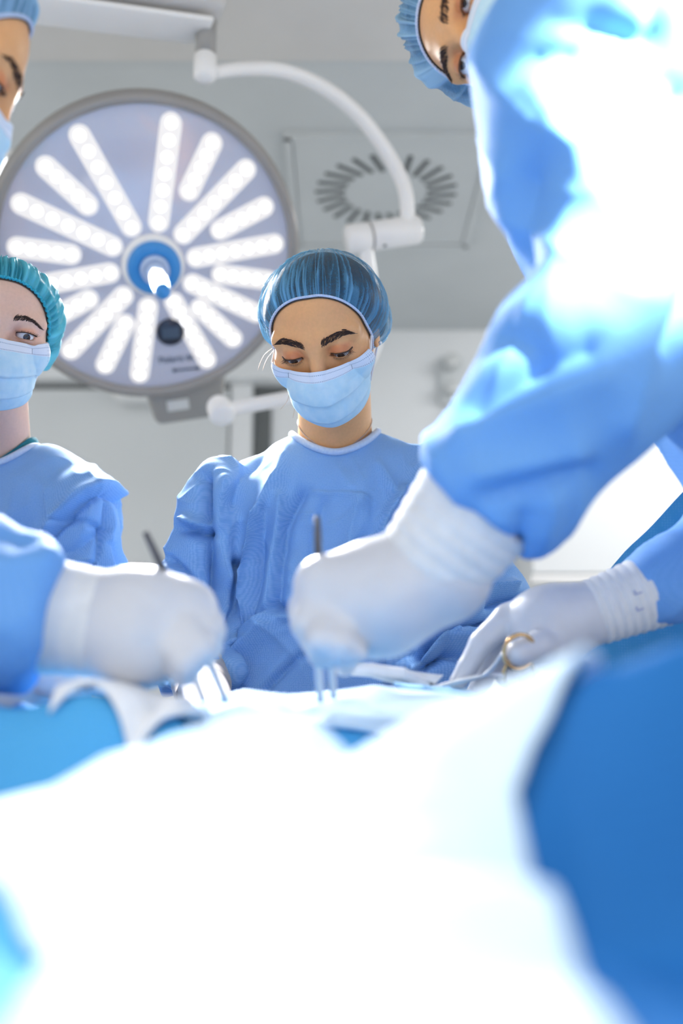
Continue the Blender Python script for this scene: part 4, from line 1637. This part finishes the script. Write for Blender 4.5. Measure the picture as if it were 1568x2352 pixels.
# teal scrub collar showing inside the gown's neck
fbn = lambda P: n_body(P, HN.f(HN.l(P)))
NUc, NVc = 72, 8
cv = []
for a, r, z in zip(ra_, rr_, rz_):
    for k in np.linspace(0, 1, NVc):
        dip = -0.022 * max(0.0, -math.sin(a + 0.35)) ** 4
        cv.append([NNC[0] + (r - 0.004) * math.cos(a), NNC[1] + (r - 0.004) * math.sin(a), z + 0.017 + dip - 0.04 * k])
cv = push_out(fbn, np.array(cv), 0.0025, 2)
solid(mk('scrub_collar', cv, grid_faces(NUc, NVc, True), M['scrub'], nurse), 0.002)
glove(nurse, [(at(148, 1530, 1.31), at(140, 1590, 1.24), 0.036, 0.032)],
      [([at(118 + i * 14, 1592, 1.23), at(118 + i * 14, 1612, 1.19), at(122 + i * 13, 1625, 1.16)], [0.010, 0.009, 0.008]) for i in range(4)] +
      [([at(110, 1560, 1.25), at(100, 1590, 1.21), at(104, 1610, 1.18)], [0.011, 0.010, 0.009])])

# ------------------------------------------------------------------ the surgeon leaning in from the right
foot_s = np.array([0.86, 0.98, 0.0])
HS = Head(at(1098, 140, 1.12), 0, 0, 0)
upv = unit((-0.77, 0.38, 0.42))
fwd = unit(np.array([-0.10, -0.62, -0.78]) - upv * np.dot(upv, (-0.10, -0.62, -0.78)))
HS.R = np.stack([np.cross(-fwd, upv) * 1.0, -fwd, upv], 1)
if np.linalg.det(HS.R) < 0:
    HS.R[:, 0] *= -1
HS.o = at(1060, 149, 1.10) - HS.R @ np.array([-0.0315, -0.080, 0])
S_neck = HS.w([0, 0.05, -0.17])
S_sh1 = at(1425, 175, 0.82)          # near shoulder
S_sh2 = S_sh1 + np.array([0.10, 0.36, 0.02])


def s_body(P, dh):
    d = smin(dh, cap(P, HS.w([0, 0.03, -0.045]), S_neck, 0.054, 0.06), 0.02)
    return d


def s_low(P):
    d = cap(P, (S_sh1 + S_sh2) / 2 + np.array([0.05, 0, -0.05]), np.array([0.80, 1.0, 0.98]), 0.10, 0.11)
    return smin(d, legs_sdf(P, np.array([0.82, 0.98, 0.94]), np.array([0.86, 0.98, 0]), 0.0, -1), 0.05)


def s_low2(P):
    d = cap(P, (S_sh1 + S_sh2) / 2 + np.array([0.05, 0, -0.05]), np.array([0.80, 1.0, 0.98]), 0.10, 0.11)
    for sg in (-1, 1):
        a, k, b = np.array([0.82, 0.98 + sg * 0.09, 0.94]), np.array([0.82, 0.98 + sg * 0.09, 0.48]), np.array([0.86, 0.98 + sg * 0.09, 0.09])
        e = smin(cap(P, a, k, 0.085, 0.058), cap(P, k, b, 0.058, 0.042), 0.03)
        e = smin(e, cap(P, b + np.array([0.03, 0, -0.05]), b + np.array([-0.15, 0, -0.05]), 0.04, 0.036), 0.03)
        d = smin(d, e, 0.03)
    return d


low = sdf_mesh(s_low2, (0.1, 0.4, -0.01), (1.1, 1.5, 1.75), 0.014, 1)
surg = person('surgeon leaning over the table, face half hidden behind own blue sleeve', HS, M['skin_tan'], s_body, foot_s,
              np.minimum(HS.o, S_neck) - 0.14, np.maximum(HS.o, S_neck) + 0.14, (0.75, 0.55, 0.5), 0.0026, low)
eyes(HS, surg, -0.1, 0.0)
brows(HS, surg, n=240, thick=(0.009, 0.009, 0.007, 0.002))
bouffant(HS, surg, 'cap_pale', 'elastic', bun=(0.0, 0.9, -0.3), bunh=0.02, r=(0.094, 0.112, 0.088), amp=0.006, nfold=30, seed=8)
face_mask(HS, surg)

S_el = at(1372, 800, 0.80)
S_wr = at(1075, 1180, 0.83)
SF = [
    ([(1190, 450), (1180, 520), (1165, 600)], 0.020, -0.022),
    ([(1130, 420), (1150, 520)], 0.016, 0.010),
    ([(1480, 700), (1440, 850), (1400, 1000)], 0.012, 0.010),
    ([(1540, 700), (1480, 860)], 0.014, -0.012),
    ([(1090, 960), (1200, 910), (1300, 880)], 0.014, -0.014),
    ([(1060, 1000), (1180, 960), (1330, 920)], 0.014, 0.010),
    ([(1150, 800), (1200, 850), (1210, 900)], 0.012, -0.008),
    ([(1110, 1150), (1200, 1130), (1320, 1090)], 0.010, -0.010),
    ([(1100, 1110), (1200, 1090), (1300, 1060)], 0.012, 0.009),
    ([(1190, 1300), (1200, 1200)], 0.008, -0.008),
    ([(1240, 1220), (1250, 1150)], 0.010, 0.007),
    ([(1230, 130), (1330, 190), (1420, 210)], 0.010, -0.006),
    ([(1200, 210), (1260, 220)], 0.010, -0.010),
    ([(1310, 160), (1410, 230)], 0.012, -0.008),
    ([(1420, 60), (1440, 300), (1490, 330)], 0.014, -0.012),
    ([(1400, 0), (1420, 200), (1450, 330)], 0.014, 0.008),
    ([(1200, 260), (1320, 500), (1440, 680)], 0.016, 0.006),
]


def s_gown(P):
    sc = (S_sh1 + S_sh2) / 2
    sh = cap(P, at(1270, 120, 0.80), at(1300, 420, 0.80), 0.058, 0.052)                # front of the near shoulder
    d = smin(cap(P, S_sh1, S_sh2, 0.105, 0.10), sh, 0.05)
    d = smin(d, cap(P, S_sh1 + np.array([0.0, 0.01, -0.02]), S_el, 0.088, 0.076), 0.05)
    fa = smax(cap(P, S_el, S_wr, 0.080, 0.066), (P - at(1090, 1165, 0.83)) @ unit(S_wr - S_el), 0.006)
    d = smin(d, fa, 0.045)
    d = smin(d, cap(P, sc + np.array([0.05, 0.0, -0.03]), np.array([0.66, 0.98, 1.15]), 0.14, 0.145), 0.06)
    d = smin(d, cap(P, np.array([0.66, 0.98, 1.15]), np.array([0.80, 0.98, 0.45]), 0.15, 0.20), 0.08)
    d = smin(d, cap(P, sc + np.array([0, 0, 0.02]), S_neck, 0.10, 0.082), 0.04)
    el2 = at(1790, 1190, 1.06)
    d = smin(d, cap(P, S_sh2, el2, 0.08, 0.07), 0.05)
    d = smin(d, cap(P, el2, at(1530, 1345, 1.05), 0.068, 0.046), 0.03)
    d = smax(d, -cap(P, S_neck, HS.w([0, 0.02, -0.06]), 0.07, 0.085), 0.012)
    d = smax(d, -(P[:, 2] - 0.36), 0.01)
    return d


V, F = cloth(s_gown, (0.0, 0.50, 0.33), (1.12, 1.45, 1.90), 0.009, lambda P: 1.3 * fold_field(P, SF, 0.78, 0.86) + crumple(P + 5.3, 1.3, 0.8))
mk('gown', V, F, M['gown_near'], surg)
# near hand: white cuff, gloved fist round the forceps
cuff_band('glove_cuff', at(1095, 1160, 0.83), at(985, 1305, 0.84), 0.054, 0.046, M['cuff'], surg, 5, 0.0012)
D1 = 0.84
glove(surg, [(at(1005, 1310, D1), at(860, 1375, D1), 0.047, 0.044), (at(860, 1375, D1), at(745, 1345, D1 - .01), 0.043, 0.026), (at(860, 1380, D1), at(752, 1420, D1 - .01), 0.042, 0.024)],
      [([at(728, 1330, D1 + .01), at(697, 1400, D1), at(722, 1470, D1 - .01), at(735, 1498, D1 - .01)], [0.0145, 0.013, 0.0115, 0.010]),
       ([at(735, 1375, D1 - .02), at(704, 1430, D1 - .03), at(740, 1500, D1 - .03), at(752, 1510, D1 - .02)], [0.0145, 0.013, 0.0115, 0.010]),
       ([at(750, 1420, D1 - .03), at(738, 1470, D1 - .05), at(775, 1500, D1 - .045), at(800, 1505, D1 - .03)], [0.0135, 0.012, 0.011, 0.0095]),
       ([at(780, 1440, D1 - .035), at(785, 1480, D1 - .05), at(820, 1500, D1 - .045)], [0.012, 0.011, 0.009]),
       ([at(840, 1440, D1 + .02), at(800, 1490, D1 + .03), at(790, 1528, D1 + .02)], [0.015, 0.0125, 0.0105])], h=0.0035)

# far hand with the needle holder
D2 = 1.05
cuff_band('glove_cuff', at(1535, 1343, 1.05), at(1360, 1408, 1.05), 0.040, 0.0335, M['cuff'], surg, 9, 0.0016)
c0_, c1_ = at(1515, 1350, 1.05), at(1360, 1408, 1.05)
ca_ = unit(c1_ - c0_)
for px_, ang_ in ((1440, 19), (1449, -5)):
    t_ = (1515 - px_) / 155.0
    pc_ = c0_ + (c1_ - c0_) * t_
    out_ = unit((CAM - pc_) - ca_ * np.dot(CAM - pc_, ca_))
    out_ = np.array(Matrix.Rotation(math.radians(-ang_), 3, Vector(ca_)) @ Vector(out_))
    Rm_ = np.stack([ca_, np.cross(out_, ca_), out_], 1)
    Vm_, Fm_ = join([box((0, 0.0012, 0), (0.0075, 0.0016, 0.0008)), box((0.003, -0.0012, 0), (0.0018, 0.0036, 0.0008))])
    mk('size_mark', *place((Vm_, Fm_), Rm_, pc_ + out_ * (0.040 - 0.0065 * t_ + 0.0016)), M['mark'], surg, smooth=False)
glove(surg, [(at(1370, 1405, D2), at(1255, 1432, D2), 0.034, 0.037), (at(1255, 1432, D2), at(1175, 1428, D2 + .02), 0.036, 0.019), (at(1260, 1460, D2), at(1190, 1470, D2 + .04), 0.032, 0.018)],
      [([at(1165, 1422, D2 + .01), at(1105, 1478, D2), at(1072, 1535, D2 - .01), at(1050, 1566, D2 - .015)], [0.0165, 0.0130, 0.0105, 0.009]),
       ([at(1185, 1440, D2 + .03), at(1135, 1505, D2 + .03), at(1108, 1560, D2 + .02), at(1095, 1582, D2 + .01)], [0.0145, 0.0125, 0.0105, 0.009]),
       ([at(1205, 1465, D2 + .045), at(1175, 1525, D2 + .05), at(1160, 1555, D2 + .03), at(1170, 1565, D2 + .02)], [0.0135, 0.0115, 0.010, 0.009]),
       ([at(1235, 1480, D2 + .05), at(1215, 1530, D2 + .05), at(1200, 1550, D2 + .04)], [0.0125, 0.0105, 0.009]),
       ([at(1290, 1470, D2 - .015), at(1240, 1482, D2 - .045), at(1190, 1500, D2 - .062)], [0.0170, 0.0145, 0.0125])], h=0.0028)

# ------------------------------------------------------------------ the surgeon at the left edge
foot_l = np.array([-0.92, 0.85, 0.0])
HL = Head(at(-40, 175, 1.0), 0, 0, 0)
upv = unit((0.60, 0.0, 0.80))
fwd = unit(np.array([0.80, 0.40, -0.58]) - upv * np.dot(upv, (0.80, 0.40, -0.58)))
HL.R = np.stack([np.cross(-fwd, upv), -fwd, upv], 1)
HL.o = at(12, 225, 0.95) - HL.R @ np.array([0, -0.083, 0.004])
L_neck = HL.w([0, 0.05, -0.17])
L_sh1 = at(-470, 620, 0.86)
L_sh2 = L_sh1 + np.array([-0.20, 0.34, 0.03])


def l_body(P, dh):
    return smin(dh, cap(P, HL.w([0, 0.03, -0.045]), L_neck, 0.054, 0.06), 0.02)


def l_low(P):
    d = cap(P, (L_sh1 + L_sh2) / 2 + np.array([-0.05, 0, -0.05]), np.array([-0.86, 0.9, 0.98]), 0.10, 0.11)
    for sg in (-1, 1):
        a, k, b = np.array([-0.88, 0.87 + sg * 0.09, 0.94]), np.array([-0.88, 0.87 + sg * 0.09, 0.48]), np.array([-0.92, 0.87 + sg * 0.09, 0.09])
        e = smin(cap(P, a, k, 0.085, 0.058), cap(P, k, b, 0.058, 0.042), 0.03)
        e = smin(e, cap(P, b + np.array([-0.03, 0, -0.05]), b + np.array([0.15, 0, -0.05]), 0.04, 0.036), 0.03)
        d = smin(d, e, 0.03)
    return d


low = sdf_mesh(l_low, (-1.2, 0.3, -0.01), (-0.3, 1.5, 1.75), 0.014, 1)
surl = person('surgeon in profile with bare forehead, blue sleeve reaching past the nurse', HL, M['skin_tan'], l_body, foot_l,
              np.minimum(HL.o, L_neck) - 0.14, np.maximum(HL.o, L_neck) + 0.14, (0.8, 0.55, 0.5), 0.003, low)
eyes(HL, surl, -0.3, 0.0)
brows(HL, surl, n=200)
bouffant(HL, surl, 'cap_pale', 'elastic', r=(0.084, 0.104, 0.078), bunh=0.010, amp=0.004, nfold=36, seed=12)
face_mask(HL, surl)
L_el = at(-330, 1330, 0.80)
L_wr = at(85, 1400, 0.82)


def l_gown(P):
    sc = (L_sh1 + L_sh2) / 2
    d = cap(P, L_sh1, L_sh2, 0.10)
    d = smin(d, cap(P, L_sh1, L_el, 0.085, 0.078), 0.05)
    fa = smax(cap(P, L_el, L_wr, 0.082, 0.072), (P - at(112, 1405, 0.81)) @ unit(L_wr - L_el), 0.006)
    d = smin(d, fa, 0.045)
    d = smin(d, cap(P, sc + np.array([-0.05, 0, -0.04]), np.array([-0.76, 0.88, 1.1]), 0.14, 0.15), 0.06)
    d = smin(d, cap(P, np.array([-0.76, 0.88, 1.1]), np.array([-0.86, 0.88, 0.45]), 0.15, 0.2), 0.08)
    e2 = at(-420, 1480, 1.05)
    d = smin(d, cap(P, L_sh2, e2, 0.08, 0.065), 0.05)
    d = smin(d, cap(P, e2, at(-90, 1575, 1.0), 0.062, 0.042), 0.03)
    d = smax(d, -cap(P, L_neck, HL.w([0, 0.02, -0.06]), 0.07, 0.085), 0.012)
    d = smax(d, -(P[:, 2] - 0.36), 0.01)
    return d


LF = [([(0, 1190), (40, 1215), (90, 1200)], 0.022, -0.014), ([(20, 1290), (100, 1260)], 0.018, 0.008), ([(90, 1200), (108, 1380), (100, 1540)], 0.008, 0.006)]
V, F = cloth(l_gown, (-1.25, 0.4, 0.33), (-0.16, 1.5, 1.80), 0.009, lambda P: fold_field(P, LF, 0.76, 0.9) + crumple(P + 8.1, 1.2, 0.8))
mk('gown', V, F, M['gown_near'], surl)
cuff_band('glove_cuff', at(80, 1412, 0.82), at(235, 1432, 0.82), 0.048, 0.043, M['cuff'], surl, 4, 0.0008)
D3 = 0.82
glove(surl, [(at(215, 1432, D3), at(330, 1440, D3), 0.042, 0.045), (at(330, 1430, D3), at(432, 1400, D3), 0.042, 0.024), (at(330, 1450, D3), at(425, 1470, D3), 0.042, 0.026)],
      [([at(440, 1390, D3 + .02), at(480, 1430, D3 + .02), at(484, 1490, D3 + .01)], [0.0145, 0.0125, 0.0105]),
       ([at(445, 1410, D3 - .01), at(482, 1450, D3 - .02), at(478, 1495, D3 - .02)], [0.0145, 0.0125, 0.0105]),
       ([at(430, 1450, D3 - .03), at(460, 1490, D3 - .04), at(440, 1530, D3 - .03)], [0.0135, 0.012, 0.010]),
       ([at(405, 1480, D3 - .035), at(425, 1520, D3 - .045), at(415, 1552, D3 - .03)], [0.0125, 0.0105, 0.009]),
       ([at(350, 1490, D3 + .02), at(395, 1535, D3 + .03), at(425, 1548, D3 + .02)], [0.015, 0.0125, 0.0105])], h=0.0035)
D4 = 0.98
glove(surl, [(at(-90, 1580, D4), at(60, 1560, D4), 0.034, 0.030), (at(60, 1560, D4), at(120, 1555, D4), 0.028, 0.020)],
      [([at(118, 1535, D4 + .02), at(170, 1545, D4 + .02), at(215, 1572, D4 + .02), at(238, 1584, D4 + .02)], [0.0125, 0.011, 0.009, 0.0075]),
       ([at(120, 1548, D4), at(165, 1556, D4 - .01), at(195, 1578, D4 - .01)], [0.0125, 0.011, 0.009]),
       ([at(118, 1560, D4 - .02), at(158, 1568, D4 - .025), at(180, 1585, D4 - .025)], [0.012, 0.010, 0.008]),
       ([at(110, 1575, D4 - .03), at(140, 1584, D4 - .035), at(158, 1594, D4 - .035)], [0.011, 0.0095, 0.008]),
       ([at(60, 1540, D4 + .03), at(110, 1528, D4 + .045), at(150, 1540, D4 + .045)], [0.014, 0.0115, 0.009])], h=0.0035)

# ------------------------------------------------------------------ instruments
def forceps(label, top, bend, tipa, tipb, dark):
    top, bend, tipa, tipb = map(np.asarray, (top, bend, tipa, tipb))
    r_ = empty('forceps', tuple((tipa + tipb) / 2), label, 'forceps', None)
    V, F = tube([top, top + (bend - top) * 0.5, bend], [0.0035, 0.0048, 0.0045], 12, flat=0.7)
    mk('spring_end', V, F, M['steel_dark_reflection'], r_)
    for tp in (tipa, tipb):
        mid = bend + (tp - bend) * 0.5 + (tp - (tipa + tipb) / 2) * 0.3
        V, F = tube(catmull([bend, mid, tp], 16), np.linspace(0.0062, 0.0044, 16), 10, flat=0.7)
        mk('arm', V, F, M['steel'], r_)
    return r_


forceps('upright steel forceps held in the gloved fist in front of the woman', at(728, 1185, D1), at(731, 1300, D1), at(736, 1612, D1), at(767, 1604, D1), True)
forceps('slanting steel forceps held in the gloved fist beside the nurse', at(334, 1222, D3), at(384, 1330, D3), at(520, 1614, D3), at(468, 1612, D3 - .02), True)
nh = empty('needle_holder', tuple(at(1170, 1535, 1.03)), 'needle holder with gold ring handles in the gloved hand on the drapes', 'instrument')
for (rc, dz, tip) in ((at(1192, 1497, 0.985), 0.0, at(870, 1606, 1.02)), (at(1190, 1548, 1.02), 0.0, at(880, 1612, 1.03))):
    a = np.linspace(0, 2 * np.pi, 28, endpoint=False)
    e1, e2 = unit(np.array([1.0, 0.25, 0.1])), unit(np.array([0.0, -0.35, 1.0]))
    ring = rc + 0.0165 * np.cos(a)[:, None] * e1 + 0.0175 * np.sin(a)[:, None] * e2
    VV, FF = tube(ring, 0.0022, 8, True)
    rg = mk('ring_handle', VV, FF, M['gold'], nh)
    st = rc - e1 * 0.0165
    VV, FF = tube(catmull([st, at(1110, 1552, 1.015), at(1010, 1575, 1.02), tip], 24), np.linspace(0.0026, 0.0018, 24), 8)
    mk('shaft', VV, FF, M['steel'], nh)

# ------------------------------------------------------------------ the draped patient
def sstep(a, b, x):
    t = np.clip((x - a) / (b - a), 0, 1)
    return t * t * (3 - 2 * t)


def lmax(*zs, k=0.006):
    m = zs[0]
    for z in zs[1:]:
        h_ = np.clip(0.5 + 0.5 * (m - z) / k, 0, 1)
        m = z + (m - z) * h_ + k * h_ * (1 - h_)
    return m


def drape_z(x, y):
    base = np.full(x.shape, 0.940)
    far = 0.94 + (np.interp(x, [-0.30, -0.15, -0.09, -0.04, 0.03, 0.10, 0.2, 0.34], [0.05, 0.100, 0.116, 0.112, 0.120, 0.112, 0.09, 0.05])) * np.exp(-np.clip((0.93 - y) / 0.13, 0, 9) ** 2 - np.clip((y - 1.0) / 0.14, 0, 9) ** 2)
    bank = 0.94 + 0.110 * sstep(-0.085, -0.125, x) * sstep(0.655, 0.735, y) * (1 - sstep(0.92, 1.02, y))
    bank = bank + 0.006 * np.sin(x * 60) * sstep(-0.1, -0.13, x) * sstep(0.66, 0.73, y)
    crease = -0.014 * np.exp(-((x + 0.145 - 0.25 * (y - 0.70)) / 0.010) ** 2) * sstep(0.64, 0.68, y) * (1 - sstep(0.73, 0.77, y))
    bank = bank + crease
    tail = 0.94 + 0.095 * np.exp(-((y - 0.72 - 0.1 * (x + .1)) / 0.055) ** 2) * sstep(-0.18, -0.12, x) * (1 - sstep(-0.06, 0.0, x))
    hA = np.interp(x, [-0.40, -0.19, -0.15, -0.119, -0.083, -0.047, -0.02, 0.05], [0.955, 0.989, 0.998, 1.016, 1.028, 1.037, 1.035, 0.98])
    yA = 0.55
    front = 0.955 + 0.02 * sstep(0.3, 0.5, y)
    A = np.where(y < yA, front + (hA - front) * sstep(0.34, yA, y) ** 0.9, hA - 2.2 * (y - yA) ** 1.3)
    hB = np.interp(x, [-0.12, -0.05, -0.018, 0.013, 0.0425, 0.092, 0.12, 0.154, 0.22, 0.35], [0.95, 0.980, 1.008, 1.022, 1.036, 1.058, 1.071, 1.083, 1.087, 1.02])
    yB = 0.47 - 0.10 * np.clip(x, 0, 0.2)
    st = np.interp(x, [0.03, 0.09, 0.16], [0.17, 0.09, 0.075])
    B_ = np.where(y < yB, 0.962 + (hB - 0.962) * sstep(0.0, 1.0, 1 - (yB - y) / st) ** 0.8, hB - 1.8 * (y - yB) ** 1.25)
    bump = 0.95 + 0.035 * np.exp(-((x - 0.045) / 0.06) ** 2 - ((y - 0.33) / 0.045) ** 2)
    lip = 0.945 + 0.02 * np.exp(-((y - 0.25 - 0.2 * x) / 0.03) ** 2) * sstep(-0.12, -0.06, x) * (1 - sstep(0.07, 0.12, x))
    z = lmax(base, far, bank, tail, A, B_, bump, lip, k=0.012)
    # hanging sides
    edge = np.maximum(np.abs(x) - 0.30, 0)
    z = z - np.clip(edge * 6.0, 0, 0.5) * sstep(0, 0.05, edge)
    z = z - 0.45 * sstep(0.17, 0.10, y) - 0.45 * sstep(1.10, 1.16, y)
    Pn = np.stack([x.ravel() * 11 + y.ravel() * 5, y.ravel() * 16 - x.ravel() * 4, np.zeros(x.size)], 1)
    z = z + (0.006 * (ridged(Pn) - 0.5)).reshape(x.shape) + (0.002 * (ridged(Pn * 2.7) - 0.5)).reshape(x.shape)
    return z


NX, NY = 300, 260
xs = np.linspace(-0.38, 0.38, NX)
ys = np.linspace(0.10, 1.17, NY)
Xg, Yg = np.meshgrid(xs, ys, indexing='ij')
Zg = drape_z(Xg, Yg)
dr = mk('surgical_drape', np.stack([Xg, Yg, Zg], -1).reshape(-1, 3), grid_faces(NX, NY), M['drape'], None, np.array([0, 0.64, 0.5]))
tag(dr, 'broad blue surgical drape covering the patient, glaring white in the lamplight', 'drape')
solid(dr, 0.003, -1)

# lamplit and lighter drape areas, the light put into pale layers over it
def laid_sheet(name, x0, x1, y0, y1, label, lift=0.006, n=110, m='sheet'):
    u, v = np.meshgrid(np.linspace(0, 1, n), np.linspace(0, 1, n), indexing='ij')
    y = y0(u) * (1 - v) + y1(u) * v
    x = x0(y) * (1 - u) + x1(y) * u
    z = drape_z(x, y) + lift
    o = mk(name, np.stack([x, y, z], -1).reshape(-1, 3), grid_faces(n, n), M[m], None, np.array([x.mean(), y.mean(), z.mean()]))
    solid(o, 0.003, 1)
    return tag(o, label, 'sheet')


laid_sheet('lamplit_drape_layer', lambda y: np.interp(y, [0.2, 0.33, 0.40, 0.46], [-0.07, -0.09, -0.13, -0.29]), lambda y: np.interp(y, [0.2, 0.40, 0.42, 0.47, 0.6], [0.062, 0.066, 0.078, 0.122, 0.15]),
           lambda u: np.full(u.shape, 0.19), lambda u: np.interp(u, [0, 0.6, 0.75, 1], [0.57, 0.57, 0.50, 0.48]), 'lamplit white of the blue drape in broad folds, made as a pale layer', 0.011)
laid_sheet('lamplit_drape_layer', lambda y: np.full(y.shape, -0.145), lambda y: np.full(y.shape, 0.15), lambda u: 0.845 + 0.02 * np.sin(u * 5), lambda u: np.full(u.shape, 1.03), 'lamplit far crest of the drape before the woman, made as a pale layer', 0.014)

laid_sheet('lighter_drape_layer', lambda y: np.full(y.shape, -0.265), lambda y: np.interp(y, [0.45, 0.72, 0.87, 0.92], [0.11, 0.105, 0.10, -0.145]), lambda u: np.interp(u, [0, 0.65, 0.8, 1], [0.59, 0.56, 0.47, 0.455]), lambda u: np.full(u.shape, 0.98), 'lighter copy of the drape blue banked up below the reaching hand beside the nurse', 0.006, m='drape_light')
laid_sheet('lighter_drape_layer', lambda y: np.full(y.shape, -0.26), lambda y: np.full(y.shape, -0.03), lambda u: np.full(u.shape, 0.18), lambda u: np.full(u.shape, 0.44), 'lighter copy of the drape blue at the near corner under the broad pale layer', 0.004, m='drape_light')
laid_sheet('white_layer', lambda y: np.full(y.shape, -0.205), lambda y: np.full(y.shape, -0.098), lambda u: 0.715 + 0.012 * np.sin(u * 7), lambda u: np.full(u.shape, 0.80), 'white layer on top of the lighter blue bank behind the slanting forceps', 0.017, 60, m='towel')  # white layer over the right of the bank

# table underneath
tb = empty('operating_table', (0, 0.66, 0), 'steel operating table under the broad blue drape', 'table')
mk('table_top', *box((0, 0.64, 0.84), (0.52, 0.86, 0.06), None, 0.015), M['black_plastic'], tb)
mk('table_column', *box((0, 0.68, 0.45), (0.22, 0.3, 0.74), None, 0.02), M['steel'], tb)
mk('table_base', *box((0, 0.68, 0.04), (0.5, 0.7, 0.08), None, 0.02), M['grey_metal'], tb)

# folded white towel standing up at the field's edge
def sheet(name, corners, mat_, thick, label, cat, n=24, crumple=0.003, sag=0.0, clear=0.0):
    c = [np.asarray(q, float) for q in corners]
    u, v = np.meshgrid(np.linspace(0, 1, n), np.linspace(0, 1, n), indexing='ij')
    P = (1 - u)[..., None] * (1 - v)[..., None] * c[0] + u[..., None] * (1 - v)[..., None] * c[1] + u[..., None] * v[..., None] * c[2] + (1 - u)[..., None] * v[..., None] * c[3]
    P = P.reshape(-1, 3)
    P[:, 2] += crumple * (ridged(P * 25) - 0.5) - sag * (np.sin(np.pi * u) * np.sin(np.pi * v)).ravel()
    if clear:
        over = (np.abs(P[:, 0]) < 0.4) & (P[:, 1] < 1.12)
        P[:, 2] = np.where(over, np.maximum(P[:, 2], drape_z(P[:, 0], P[:, 1]) + 0.018 + thick / 2 + clear), P[:, 2])
    o = mk(name, P, grid_faces(n, n), mat_, None, P.mean(0))
    tag(o, label, cat)
    solid(o, thick)
    return o


sheet('folded_towel', [at(806, 1612, 0.98), at(832, 1534, 1.0), at(1012, 1560, 1.04), at(930, 1650, 0.98)], M['towel'], 0.012, 'folded white towel standing at the edge of the operating field', 'towel', clear=0.012)
sheet('drape_paper', [at(905, 1612, 0.96), at(1030, 1572, 1.06), at(1110, 1600, 1.0), at(975, 1662, 0.92)], M['paper'], 0.004, 'pale blue paper sheet lying under the needle holder', 'drape', clear=0.003)
sheet('instrument_drape', [at(1290, 1420, 1.22), at(1660, 1035, 1.22), np.array([0.62, 1.26, 0.30]), np.array([0.30, 1.24, 0.30])], M['drape_teal'], 0.006, 'teal drape sloping up behind the hand with the needle holder', 'drape', crumple=0.006)
